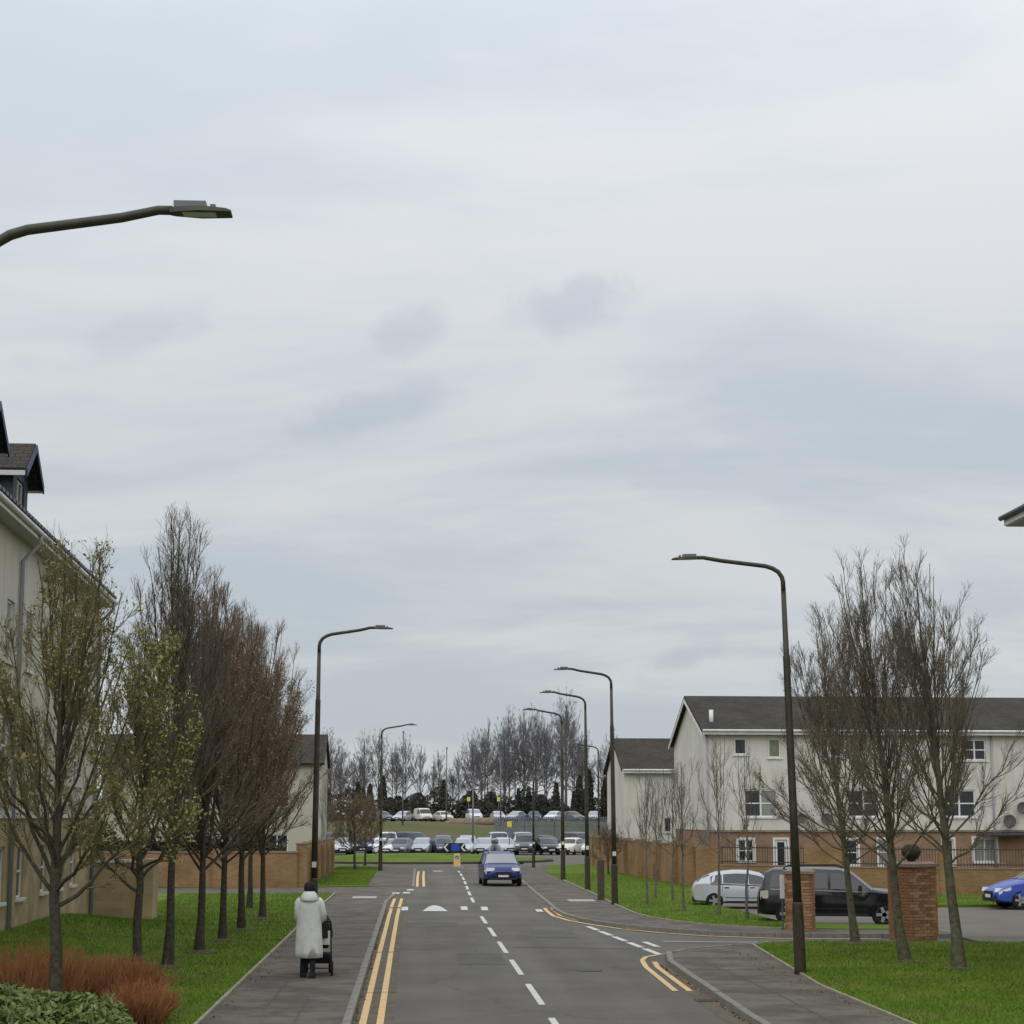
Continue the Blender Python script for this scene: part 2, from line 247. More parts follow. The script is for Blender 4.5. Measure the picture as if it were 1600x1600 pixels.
# ------------------------------------------------------------------ mesh helpers
class MB:
    def __init__(s): s.v = []; s.f = []; s.smooth = False
    def add(s, vs, fs):
        o = len(s.v); s.v.extend([tuple(map(float, p)) for p in vs]); s.f.extend([tuple(i + o for i in f) for f in fs]); return s
    def box(s, c, d, rz=0, taper=1.0):
        hx, hy, hz = d[0] / 2, d[1] / 2, d[2] / 2
        P = []
        for z, k in ((-hz, 1.0), (hz, taper)):
            for x, y in ((-hx, -hy), (hx, -hy), (hx, hy), (-hx, hy)):
                x2, y2 = x * k, y * k
                P.append((c[0] + x2 * math.cos(rz) - y2 * math.sin(rz), c[1] + x2 * math.sin(rz) + y2 * math.cos(rz), c[2] + z))
        return s.add(P, [(3, 2, 1, 0), (4, 5, 6, 7), (0, 1, 5, 4), (1, 2, 6, 5), (2, 3, 7, 6), (3, 0, 4, 7)])
    def prism(s, poly, z0, z1):
        n = len(poly)
        a = sum(poly[i][0] * poly[(i + 1) % n][1] - poly[(i + 1) % n][0] * poly[i][1] for i in range(n))
        if a < 0: poly = poly[::-1]
        vs = [(x, y, z0) for x, y in poly] + [(x, y, z1) for x, y in poly]
        fs = [tuple(range(n, 2 * n)), tuple(range(n - 1, -1, -1))] + [(i, (i + 1) % n, n + (i + 1) % n, n + i) for i in range(n)]
        return s.add(vs, fs)
    def extrude_y(s, poly_xz, y0, y1):
        n = len(poly_xz)
        vs = [(x, y0, z) for x, z in poly_xz] + [(x, y1, z) for x, z in poly_xz]
        return s.add(vs, [tuple(range(n)), tuple(range(2 * n - 1, n - 1, -1))] + [(i, n + i, n + (i + 1) % n, (i + 1) % n) for i in range(n)])
    def extrude_x(s, poly_yz, x0, x1):
        n = len(poly_yz)
        vs = [(x0, y, z) for y, z in poly_yz] + [(x1, y, z) for y, z in poly_yz]
        return s.add(vs, [tuple(range(n - 1, -1, -1)), tuple(range(n, 2 * n))] + [(i, (i + 1) % n, n + (i + 1) % n, n + i) for i in range(n)])
    def quad(s, a, b, c, d): return s.add([a, b, c, d], [(0, 1, 2, 3)])
    def tube(s, pts, rad, n=8, caps=True):
        pts = [Vector(p) for p in pts]
        if not hasattr(rad, '__len__'): rad = [rad] * len(pts)
        rings = []; prev = None
        for i, p in enumerate(pts):
            t = (pts[min(i + 1, len(pts) - 1)] - pts[max(i - 1, 0)]).normalized()
            if prev is None:
                a = t.orthogonal().normalized()
            else:
                a = (prev - t * prev.dot(t)); a = a.normalized() if a.length > 1e-6 else t.orthogonal().normalized()
            prev = a; b = t.cross(a)
            rings.append([p + (a * math.cos(2 * math.pi * k / n) + b * math.sin(2 * math.pi * k / n)) * rad[i] for k in range(n)])
        vs = [q for r in rings for q in r]
        fs = [(i * n + k, i * n + (k + 1) % n, (i + 1) * n + (k + 1) % n, (i + 1) * n + k) for i in range(len(pts) - 1) for k in range(n)]
        if caps: fs += [tuple(range(n - 1, -1, -1)), tuple(range((len(pts) - 1) * n, len(pts) * n))]
        return s.add(vs, fs)
    def lathe(s, prof, n=16, c=(0, 0, 0), axis='Z'):
        vs = []
        for r, h in prof:
            for k in range(n):
                a = 2 * math.pi * k / n; x, y = r * math.cos(a), r * math.sin(a)
                vs.append((c[0] + x, c[1] + y, c[2] + h) if axis == 'Z' else (c[0] + x, c[1] + h, c[2] + y) if axis == 'Y' else (c[0] + h, c[1] + x, c[2] + y))
        fs = [(i * n + k, i * n + (k + 1) % n, (i + 1) * n + (k + 1) % n, (i + 1) * n + k) for i in range(len(prof) - 1) for k in range(n)]
        fs += [tuple(range(n - 1, -1, -1)), tuple(range((len(prof) - 1) * n, len(prof) * n))]
        return s.add(vs, fs)
    def loft(s, rings):
        n = len(rings[0]); vs = [p for r in rings for p in r]
        fs = [(i * n + k, i * n + (k + 1) % n, (i + 1) * n + (k + 1) % n, (i + 1) * n + k) for i in range(len(rings) - 1) for k in range(n)]
        fs += [tuple(range(n - 1, -1, -1)), tuple(range((len(rings) - 1) * n, len(rings) * n))]
        return s.add(vs, fs)
    def mesh(s, name, m, smooth=False):
        me = bpy.data.meshes.new(name); me.from_pydata(s.v, [], s.f)
        if m: me.materials.append(m)
        if smooth or s.smooth: me.polygons.foreach_set('use_smooth', [True] * len(me.polygons))
        me.update(); return me
    def build(s, name, m, parent=None, smooth=False): return link(name, s.mesh(name, m, smooth), parent)
def link(name, me, parent=None, loc=None, rz=None):
    o = bpy.data.objects.new(name, me); col.objects.link(o)
    if parent: o.parent = parent
    if loc is not None: o.location = loc
    if rz is not None: o.rotation_euler = (0, 0, rz)
    return o
def tag(o, label=None, cat=None, group=None, kind=None):
    if label: o['label'] = label
    if cat: o['category'] = cat
    if group: o['group'] = group
    if kind: o['kind'] = kind
    return o
def empty(name, loc=(0, 0, 0), rz=0):
    o = bpy.data.objects.new(name, None); col.objects.link(o); o.location = loc; o.rotation_euler = (0, 0, rz); o.empty_display_size = .2
    return o
def copy_tree(o, parent=None):
    c = o.copy(); col.objects.link(c)
    if parent: c.parent = parent
    for ch in list(o.children): copy_tree(ch, c)
    return c
def npmesh(name, V, Fq, m, smooth=False):
    """fast mesh from numpy verts and quad/tri index array"""
    me = bpy.data.meshes.new(name); V = np.asarray(V, np.float32).reshape(-1, 3); Fq = np.asarray(Fq, np.int32); k = Fq.shape[1]
    me.vertices.add(len(V)); me.vertices.foreach_set('co', V.ravel())
    me.loops.add(Fq.size); me.loops.foreach_set('vertex_index', Fq.ravel())
    me.polygons.add(len(Fq)); me.polygons.foreach_set('loop_start', np.arange(0, Fq.size, k, dtype=np.int32))
    if smooth: me.polygons.foreach_set('use_smooth', np.ones(len(Fq), bool))
    me.update(calc_edges=True); me.materials.append(m); return me
def tubes_np(P, Rd, S=3):
    """N polylines (N,K,3) with radii (N,K) -> verts, quads"""
    N, K, _ = P.shape
    t = P[:, -1] - P[:, 0]; t /= np.linalg.norm(t, axis=1, keepdims=True) + 1e-9
    ref = np.where(np.abs(t[:, 2:3]) > .9, np.array([[1., 0, 0]]), np.array([[0, 0, 1.]]))
    a = np.cross(t, ref); a /= np.linalg.norm(a, axis=1, keepdims=True) + 1e-9; b = np.cross(t, a)
    ang = np.arange(S) * 2 * np.pi / S
    off = a[:, None, None, :] * np.cos(ang)[None, None, :, None] + b[:, None, None, :] * np.sin(ang)[None, None, :, None]
    V = P[:, :, None, :] + off * Rd[:, :, None, None]
    idx = np.arange(N * K * S).reshape(N, K, S); nx = np.roll(idx, -1, axis=2)
    F = np.stack([idx[:, :-1], nx[:, :-1], nx[:, 1:], idx[:, 1:]], -1).reshape(-1, 4)
    return V.reshape(-1, 3), F
class NP:
    def __init__(s): s.V = []; s.F = []; s.n = 0
    def add(s, V, F): s.V.append(V); s.F.append(F + s.n); s.n += len(V)
    def mesh(s, name, m, smooth=False): return npmesh(name, np.concatenate(s.V), np.concatenate(s.F), m, smooth)
def smooth01(x): x = max(0., min(1., x)); return x * x * (3 - 2 * x)

# ------------------------------------------------------------------ ground, road, footways
def sheet(name, poly, z, m, kind='structure', parent=None):
    n = len(poly)
    a = sum(poly[i][0] * poly[(i + 1) % n][1] - poly[(i + 1) % n][0] * poly[i][1] for i in range(n))
    if a < 0: poly = poly[::-1]
    mb = MB(); mb.add([(x, y, z) for x, y in poly], [tuple(range(n))])
    o = mb.build(name, m, parent)
    if not parent: tag(o, kind=kind)
    return o
def slab(name, poly, z1, m, z0=-.05):
    return tag(MB().prism(poly, z0, z1).build(name, m), kind='structure')
KZ = .10
tag(MB().add([(-900, -60, -.06), (900, -60, -.06), (900, 1500, -.06), (-900, 1500, -.06)], [(0, 1, 2, 3)]).build('ground', M['farground']), kind='structure')

def zroad(y):
    return .07 * (smooth01((y - 64.2) / 1.6) - smooth01((y - 108.) / 1.6))
ys = [-12, 10, 30, 50, 64.2] + [64.2 + .2 * i for i in range(1, 9)] + [80, 95, 108.] + [108 + .2 * i for i in range(1, 9)] + [118, 126]
rb = MB(); 
for i, y in enumerate(ys):
    w0, w1 = (-1.6, 6.0) if y < 100 else (-3., 9.)
    rb.v += [(w0, y, zroad(y)), ((w0 + w1) / 2, y, zroad(y) + .03), (w1, y, zroad(y))]
    if i: rb.f += [(3 * i - 3, 3 * i - 2, 3 * i + 1, 3 * i), (3 * i - 2, 3 * i - 1, 3 * i + 2, 3 * i + 1)]
road = tag(rb.build('road', M['road'], smooth=True), kind='structure')
def zr(x, y):
    c = 2.2 if y < 100 else 3.0; h = 3.8 if y < 100 else 6.
    return zroad(y) + .03 * max(0, 1 - abs(x - c) / h)
tag(sheet('roundabout_road', [(-60, 117), (-2.9, 114), (9, 114), (60, 122), (60, 152), (-60, 150)], -.004, M['asphalt']))
sheet('side_road', [(5.2, 41.5), (5.6, 43.0), (6.2, 44.6), (7.3, 45.7), (9.7, 47.0), (16, 46.2), (45, 45.0), (45, 52), (13.5, 52), (8, 54), (5.2, 60)], -.012, M['asphalt'])
sheet('car_park', [(9.5, 50.5), (45, 50), (45, 84), (9.5, 84)], .004, M['carpark'])
sheet('far_car_park', [(-70, 150), (70, 152), (70, 182), (-70, 182)], -.008, M['carpark'])

foot_l = slab('footway', [(-1.0, -12), (-1.0, 40), (-.97, 70), (-.72, 76.6), (-3.0, 76.9), (-3.08, 60), (-3.1, 30), (-3.1, -12)], KZ, M['footway'])
path_l = slab('path', [(-16, 77.3), (-3.0, 76.9), (-.72, 76.6), (-.2, 80), (.0, 84.2), (-2.2, 84.6), (-16, 83.2)], .075, M['footway'])
foot_l2 = slab('footway', [(.0, 84.2), (.06, 98), (.12, 112), (-.9, 117.5), (-3.2, 120), (-1.95, 116), (-1.9, 98), (-1.95, 84.7)], KZ, M['footway'])
RK_near = [(5.25, -12), (5.25, 30), (5.38, 36), (5.5, 41), (5.75, 43.2), (6.25, 44.5), (7.2, 45.5), (8.3, 46.25), (9.7, 47.0)]
foot_r = slab('footway', RK_near[:-1] + [(7.98, 45.2), (7.52, 38.3), (7.3, 34.8), (7.25, 20), (7.25, -12)], KZ, M['footway'])
RK_far = [(5.45, 116), (5.35, 104), (5.25, 91), (5.0, 78), (4.9, 70), (4.78, 64), (4.85, 60.5), (5.2, 57.5), (5.9, 55.0), (6.85, 52.95), (7.97, 51.3), (9.76, 50.3), (12.2, 50.0), (14, 49.9)]
foot_r2 = slab('footway', RK_far + [(14, 51.7), (9.95, 52.3), (8.46, 53.95), (7.66, 55.9), (7.15, 58.2), (6.96, 60.5), (6.95, 66), (7.1, 78.5), (7.15, 91), (7.3, 106), (8.4, 119.6), (6.4, 119.2)], KZ, M['footway'])

def zlawn(x, y):
    return .115 + .52 * smooth01((-x - 5.4) / 3.6) * smooth01((58.5 - y) / 9.)
lm = MB(); nx_, ny_ = 14, 46
for j in range(ny_ + 1):
    y = -12 + (77.1 + 12) * j / ny_
    for i in range(nx_ + 1):
        x = -3.1 - (17 - 3.1) * (i / nx_) ** 1.3
        lm.v.append((x, y, zlawn(x, y)))
for j in range(ny_):
    for i in range(nx_):
        a = j * (nx_ + 1) + i; lm.f.append((a, a + nx_ + 1, a + nx_ + 2, a + 1))
tag(lm.build('lawn', M['grass'], smooth=True), kind='structure')
LAWN_R = [(7.25, -12), (7.25, 20), (7.3, 34.8), (7.52, 38.3), (7.98, 45.2), (8.35, 46.2), (9.7, 46.95), (14.8, 46.1), (45, 44.9), (45, -12)]
slab('lawn', LAWN_R, .115, M['grass'])
slab('verge', [(14, 51.7), (9.95, 52.3), (8.46, 53.95), (7.66, 55.9), (7.15, 58.2), (6.96, 60.5), (6.95, 66), (7.1, 78.5), (7.15, 91), (7.3, 106), (8.4, 119.6), (12.2, 124), (12.0, 84), (12.0, 73.5), (10.15, 69.2), (10.55, 60.4), (10.6, 55.0), (13.3, 53.9), (14, 53.7)], .12, M['grass'])
slab('verge', [(15.6, 66.4), (45, 66.2), (45, 74.9), (21, 74.9), (12.6, 81.6), (12.6, 79)], .10, M['grass'])
slab('verge', [(-1.95, 84.7), (-1.9, 98), (-1.95, 116), (-3.2, 120), (-8, 121), (-16, 120), (-16, 83.2), (-2.2, 84.6)], .12, M['grass'])
slab('path_edge', [(14.0, 46.3), (45, 45.2), (45, 48.9), (14.0, 49.85)], .05, M['footway'])

def polyline_pts(path, step):
    out = []; d = 0; L = 0; segs = [(Vector(path[i]), Vector(path[i + 1])) for i in range(len(path) - 1)]
    for a, b in segs:
        l = (b - a).length
        while d < L + l - 1e-6:
            t = (d - L) / l; out.append((a.lerp(b, t), math.atan2(b.y - a.y, b.x - a.x))); d += step
        L += l
    return out
def strip(mb, path, w, z, off=0., zf=None):
    """ribbon of width w along path, shifted sideways by off (left positive)"""
    pts = [Vector(p) for p in path]; L = []; Rr = []
    for i, p in enumerate(pts):
        t = (pts[min(i + 1, len(pts) - 1)] - pts[max(i - 1, 0)]).normalized(); nrm = Vector((-t.y, t.x))
        L.append(p + nrm * (off + w / 2)); Rr.append(p + nrm * (off - w / 2))
    n = len(pts); Z = (lambda q: zf(q.x, q.y) + z) if zf else (lambda q: z)
    vs = [(q.x, q.y, Z(q)) for q in L] + [(q.x, q.y, Z(q)) for q in Rr]
    mb.add(vs, [(n + i, n + i + 1, i + 1, i) for i in range(n - 1)])
stone_me = MB().box((0, 0, 0), (.9, .125, .16)).mesh('kerbstone', M['kerb'])
def kerb(path, top, side=0., y_near=95, step=.915):
    bed = MB(); strip(bed, path, .11, -.005, 0)
    root = tag(bed.build('kerb', M['kerb']), kind='structure')
    rnd = random.Random(len(path))
    for p, a in polyline_pts(path, step):
        if p.y < 14 or p.y > y_near: continue
        q = p + Vector((math.cos(a), math.sin(a))) * .45
        s = link('kerbstone', stone_me, root, (q.x, q.y, top - .08 + rnd.uniform(-.004, .004)), a + rnd.uniform(-.008, .008))
    return root
kerb([(-.94, -12), (-.94, 40), (-.91, 70), (-.66, 76.6)], .115)
kerb([(.06, 84.2), (.12, 98), (.18, 112)], .113, y_near=113)
kerb([(x - .06, y) for x, y in RK_near], .115)
kerb([(x - .06, y) for x, y in RK_far[::-1]], .113, y_near=118)
def edging(path, top):
    mb = MB(); n = 0
    pts = polyline_pts(path, 1.0)
    root = None
    for p, a in pts:
        q = p + Vector((math.cos(a), math.sin(a))) * .5
        mb.box((q.x, q.y, top - .05), (.985, .055, .12), a)
    return tag(mb.build('path_edging', M['edging']), kind='structure')
edging([(-3.1, -12), (-3.1, 30), (-3.08, 60), (-3.0, 76.7)], .135)
edging([(7.25, -12), (7.25, 20), (7.3, 34.8), (7.52, 38.3), (7.98, 45.2), (8.35, 46.2)], .13)
edging([(9.95, 52.3), (8.46, 53.95), (7.66, 55.9), (7.15, 58.2), (6.96, 60.5), (6.95, 66), (7.1, 78.5), (7.15, 91)], .13)

# painted markings: parts of the road
def mark(name, path, w, m, off=0., z=.008):
    mb = MB(); strip(mb, path, w, z, off, zr); return mb.build(name, m, road)
def dens(path, step=1.0):
    out = []
    for i in range(len(path) - 1):
        a, b = Vector(path[i]), Vector(path[i + 1]); n = max(1, int((b - a).length / step))
        out += [tuple(a.lerp(b, k / n)) for k in range(n)]
    return out + [tuple(path[-1])]
for p_, w_ in (([(-.56, -12), (-.56, 62), (-.48, 72.5), (-.3, 76.2)], .62), ([(5.0, -12), (5.0, 30), (5.13, 36), (5.2, 41.5)], .42), ([(4.56, 58.6), (4.52, 64), (4.66, 70), (4.78, 78), (5.02, 91), (5.1, 104)], .4), ([(.42, 84.4), (.5, 98), (.6, 110)], .6)):
    mb = MB(); strip(mb, dens(p_), w_, .0035, 0, zr); mb.build('gutter_channel', M['channel'], road)
# centre line: 4 m dashes, 2 m gaps
y = 26.3
while y < 110:
    f = lambda yy: 2.16 + (.42 * smooth01((yy - 62) / 45))
    if not (63.0 < y + 2 < 66.5):
        mark('centre_line_dash', [(f(y + k), y + k) for k in (0, 1, 2, 3, 4)], .11, M['white_paint'])
    y += 6.06
for off in (0, .26):
    mark('yellow_line', dens([(-.72 + off, -10), (-.72 + off, 45.1)]), .11, M['yellow_paint'])
    mark('yellow_line', dens([(-.72 + off, 45.3), (-.70 + off, 62), (-.62 + off, 72.5)]), .11, M['yellow_paint'])
    mark('yellow_line', dens([(.24 + off * 1.1, 84.5), (.30 + off * 1.1, 98), (.40 + off * 1.1, 110.5)]), .12, M['yellow_paint'])
# right-hand corner lines
mark('yellow_line', dens([(4.72, 35), (4.86, 40.5), (5.0, 42.4)]), .11, M['yellow_paint'])
mark('yellow_line', dens([(4.98, 35), (5.1, 40.5), (5.22, 42.0)]), .11, M['yellow_paint'])
def side_mark(name, path, w, m, z=.012):
    mb = MB(); strip(mb, path, w, z, 0, lambda x, y: zr(x, y) if x < 5.9 else -.004); return mb.build(name, m, road)
side_mark('yellow_line', dens([(5.0, 42.4), (5.2, 43.4), (5.7, 44.35), (6.5, 45.15), (7.6, 45.95), (8.6, 46.6)], .5), .11, M['yellow_paint'])
FY = [(4.45, 65.2), (4.42, 61), (4.7, 58.4), (5.2, 56.2), (5.85, 54.1), (6.7, 52.45), (7.7, 51.0), (9.4, 49.9), (12, 49.6)]
side_mark('yellow_line', dens(FY, .5), .12, M['yellow_paint'])
side_mark('yellow_line', dens([(x + .24, y + .18) for x, y in FY[:6]], .5), .10, M['yellow_paint'])
# give-way lines across the side road mouth
for k in range(5):
    t0, t1 = k / 5 + .01, (k + .86) / 5
    a, b = Vector((4.98, 55.4)), Vector((5.62, 43.9))
    side_mark('give_way_dash', [tuple(a.lerp(b, t0)), tuple(a.lerp(b, t1))], .17, M['white_paint'])
    if k == 3:
        a2, b2 = a + Vector((.42, 0)), b + Vector((.42, .4))
        side_mark('give_way_dash', [tuple(a2.lerp(b2, t0)), tuple(a2.lerp(b2, t1))], .17, M['white_paint'])
side_mark('side_centre_line', [(6.3, 48.9), (7.4, 48.6), (8.6, 48.4)], .1, M['white_paint'])
side_mark('side_centre_line', [(9.6, 48.3), (11, 48.25), (12.8, 48.2)], .1, M['white_paint'])
for poly in ([(1.0, 41.2), (2.0, 41.1), (2.02, 44.6), (1.02, 44.7)], [(-.2, 55.2), (1.3, 55.0), (1.35, 57.4), (-.15, 57.5)], [(3.1, 50.4), (4.3, 50.2), (4.4, 53.6), (3.2, 53.7)]):
    mb = MB(); mb.add([(x, y, zr(x, y) + .004) for x, y in poly], [(0, 1, 2, 3)]); mb.build('tar_patch', M['patch'], road)
for x, y in ((5.0, 33.2), (5.0, 24.0)):
    g_ = MB()
    for k in range(6): g_.box((x, y - .2 + k * .08, zr(x, y) + .012), (.30, .045, .012))
    for dx_ in (-.16, .16): g_.box((x + dx_, y, zr(x, y) + .012), (.03, .48, .014))
    d_ = g_.build('drain_grating', M['joint'], road); d_['kind'] = 'stuff'
# speed table paint: triangle and squares on the ramp
mb = MB(); NT = 16
for k in range(NT + 1):
    t = k / NT; yy_ = 64.1 + 2.6 * t; hw_ = .44 * (1 - t) + .06 * t; mb.v += [(.78 - hw_, yy_, zr(.78, yy_) + .012), (.78 + hw_, yy_, zr(.78, yy_) + .012)]
    if k: mb.f.append((2 * k - 2, 2 * k - 1, 2 * k + 1, 2 * k))
mb.build('ramp_triangle', M['white_paint'], road)
for cx, cy in ((-.22, 65.3), (1.75, 65.2), (2.42, 65.0), (4.2, 64.3)):
    mb = MB(); strip(mb, [(cx, cy - .7 + .1 * k) for k in range(13)], .22, .014, 0, zr); mb.build('ramp_square', M['white_paint'], road)
mb = MB(); mb.add([(1.15, 107.2, .098), (1.75, 107.2, .098), (1.65, 109.4, .078), (1.25, 109.4, .078)], [(0, 1, 2, 3)]); mb.build('ramp_triangle', M['white_paint'], road)
for cx, cy in ((-.62, 77.2), (-.2, 77.6), (-.05, 80.6), (5.05, 92.5), (5.15, 87.2)):
    mb = MB(); mb.add([(cx - .14, cy - .7, .082 + zr(cx, cy) - .07 + .008), (cx + .14, cy - .7, .09 + zr(cx, cy) - .07), (cx + .14, cy + .7, .09 + zr(cx, cy) - .07), (cx - .14, cy + .7, .09 + zr(cx, cy) - .07)], [(0, 1, 2, 3)]); mb.build('ramp_square', M['white_paint'], road)
# tar joints and patches
for p in ([(-.9, 35.0), (-.25, 35.02)], [(-.25, 46.0), (1.0, 46.2)], [(2.4, 46.5), (5.2, 46.2)], [(.2, 48.9), (1.4, 49.0)], [(-.2, 63.9), (5.1, 63.7)]):
    mb = MB(); strip(mb, dens(p), .05, .011, 0, zr); mb.build('tar_joint', M['joint'], road)
mb = MB(); strip(mb, [(-2.3, 31), (-2.25, 37.2), (-2.6, 37.6)], .035, KZ + .004); strip(mb, [(-3.0, 34.5), (-2.3, 34.3), (-1.95, 34.4)], .035, KZ + .004); strip(mb, [(-1.7, 24), (-1.72, 33.5)], .03, KZ + .004)
mb.build('tar_joint', M['joint'], foot_l)
mb = MB(); strip(mb, [(6.2, 26), (6.25, 34), (6.1, 41)], .035, KZ + .004); strip(mb, [(5.4, 36.4), (7.3, 36.6)], .035, KZ + .004); mb.build('tar_joint', M['joint'], foot_r)
MB().box((-1.75, 73.2, KZ + .006), (.9, 1.5, .012)).build('tactile_paving', M['tactile'], foot_l)
MB().box((6.1, 70.2, KZ + .006), (.95, 1.5, .012)).build('tactile_paving', M['tactile'], foot_r2)
mb = MB().lathe([(.26, 0), (.27, .006), (0.01, .006)], 20, (3.6, 39.6, .022)); mb.build('manhole_cover', M['joint'], road)

# ------------------------------------------------------------------ grass blades
def blades(name, label, samples, zf, seed, h=(.035, .075), group='mown grass'):
    rs = np.random.RandomState(seed); n = len(samples); x, y = samples[:, 0], samples[:, 1]
    z = np.array([zf(a, b) for a, b in samples]) - .004
    a = rs.uniform(0, 2 * np.pi, n); hh = rs.uniform(*h, n); w = rs.uniform(.006, .012, n)
    base = np.stack([x, y, z], 1); d = np.stack([np.cos(a) * w, np.sin(a) * w, np.zeros(n)], 1)
    lean = np.stack([rs.normal(0, .022, n), rs.normal(0, .022, n), hh], 1)
    V = np.stack([base - d, base + d, base + lean], 1).reshape(-1, 3); F = np.arange(3 * n).reshape(-1, 3)
    o = link(name, npmesh(name, V, F, M['blade'])); tag(o, label, 'grass', kind='stuff'); return o
rs = np.random.RandomState(5)
n = 90000
yy = 26 + (77 - 26) * rs.uniform(0, 1, n) ** 1.5; xx = rs.uniform(-9.4, -3.13, n)
k = (xx > -8.9 - (yy - 57) * .035 * 0) ; blades('grass', 'short mown grass covering the lawn between the flats and the left path', np.stack([xx, yy], 1)[k], zlawn, 1)
def inside(poly, x, y):
    c = np.zeros(len(x), bool); j = len(poly) - 1
    for i in range(len(poly)):
        xi, yi = poly[i]; xj, yj = poly[j]
        c ^= ((yi > y) != (yj > y)) & (x < (xj - xi) * (y - yi) / (yj - yi + 1e-12) + xi); j = i
    return c
xx = rs.uniform(7.3, 17, 110000); yy = rs.uniform(25, 47, 110000); k = inside(LAWN_R, xx, yy)
blades('grass', 'short mown grass covering the lawn at the right corner of the side road', np.stack([xx, yy], 1)[k], lambda a, b: .115, 2)
xx = rs.uniform(7, 12, 40000); yy = 52 + 50 * rs.uniform(0, 1, 40000) ** 1.6; k = inside([(9.95, 52.5), (8.46, 54.1), (7.66, 56), (7.15, 58.4), (7.0, 60.5), (7.0, 66), (7.15, 78.5), (7.2, 102), (11.2, 102), (11.9, 84), (11.9, 74), (10.1, 69.2), (10.5, 60.4), (10.5, 55.)], xx, yy)
blades('grass', 'short mown grass on the verge with the saplings before the brick wall', np.stack([xx, yy], 1)[k], lambda a, b: .12, 3)

xx = rs.uniform(-4.4, -1.9, 16000); yy = rs.uniform(85, 116, 16000)
blades('grass', 'short mown grass on the far left verge below the piered brick wall', np.stack([xx, yy], 1), lambda a, b: .12, 4, (.05, .09))
xx = rs.uniform(16, 30, 16000); yy = rs.uniform(66.5, 74.6, 16000)
blades('grass', 'strip of grass between the car park and the railing wall', np.stack([xx, yy], 1), lambda a, b: .10, 5, (.05, .09))
# ------------------------------------------------------------------ bare trees
def bez(p0, p1, p2, K):
    t = np.linspace(0, 1, K)[None, :, None]
    return (1 - t) ** 2 * p0[:, None] + 2 * t * (1 - t) * p1[:, None] + t ** 2 * p2[:, None]
def grow(rs, P, Rd, per, tmin, tmax, spread, lfrac, lmin, up, K, r1, axis_out=None):
    """children of the polylines P; returns polylines and start radii"""
    N, Kp, _ = P.shape
    idx = np.repeat(np.arange(N), per); n = len(idx)
    t = rs.uniform(tmin, tmax, n); f = t * (Kp - 1); i0 = np.minimum(f.astype(int), Kp - 2); fr = (f - i0)[:, None]
    a, b = P[idx, i0], P[idx, i0 + 1]; st = a + (b - a) * fr; tan = b - a; tan /= np.linalg.norm(tan, axis=1, keepdims=True) + 1e-9
    rnd = rs.normal(0, 1, (n, 3)); rnd -= tan * (rnd * tan).sum(1, keepdims=True); rnd /= np.linalg.norm(rnd, axis=1, keepdims=True) + 1e-9
    ang = np.abs(rs.normal(spread, spread * .3, n))[:, None]
    d = tan * np.cos(ang) + rnd * np.sin(ang)
    Lp = np.linalg.norm(P[idx, -1] - P[idx, 0], axis=1)
    L = np.maximum(lmin, Lp * (1.1 - t) * lfrac * rs.uniform(.6, 1.25, n))[:, None]
    p1 = st + d * L * .5; d2 = d + np.array([0, 0, up]); d2 /= np.linalg.norm(d2, axis=1, keepdims=True); p2 = p1 + d2 * L * .5
    rp = Rd[idx, i0] * .6; r0 = np.minimum(rp, r1 * 1.8 + .0 * rp)
    Q = bez(st, p1, p2, K); q = np.linspace(0, 1, K)[None]
    return Q, r0[:, None] * (1 - q) + np.minimum(r0, r1 * .55)[:, None] * q
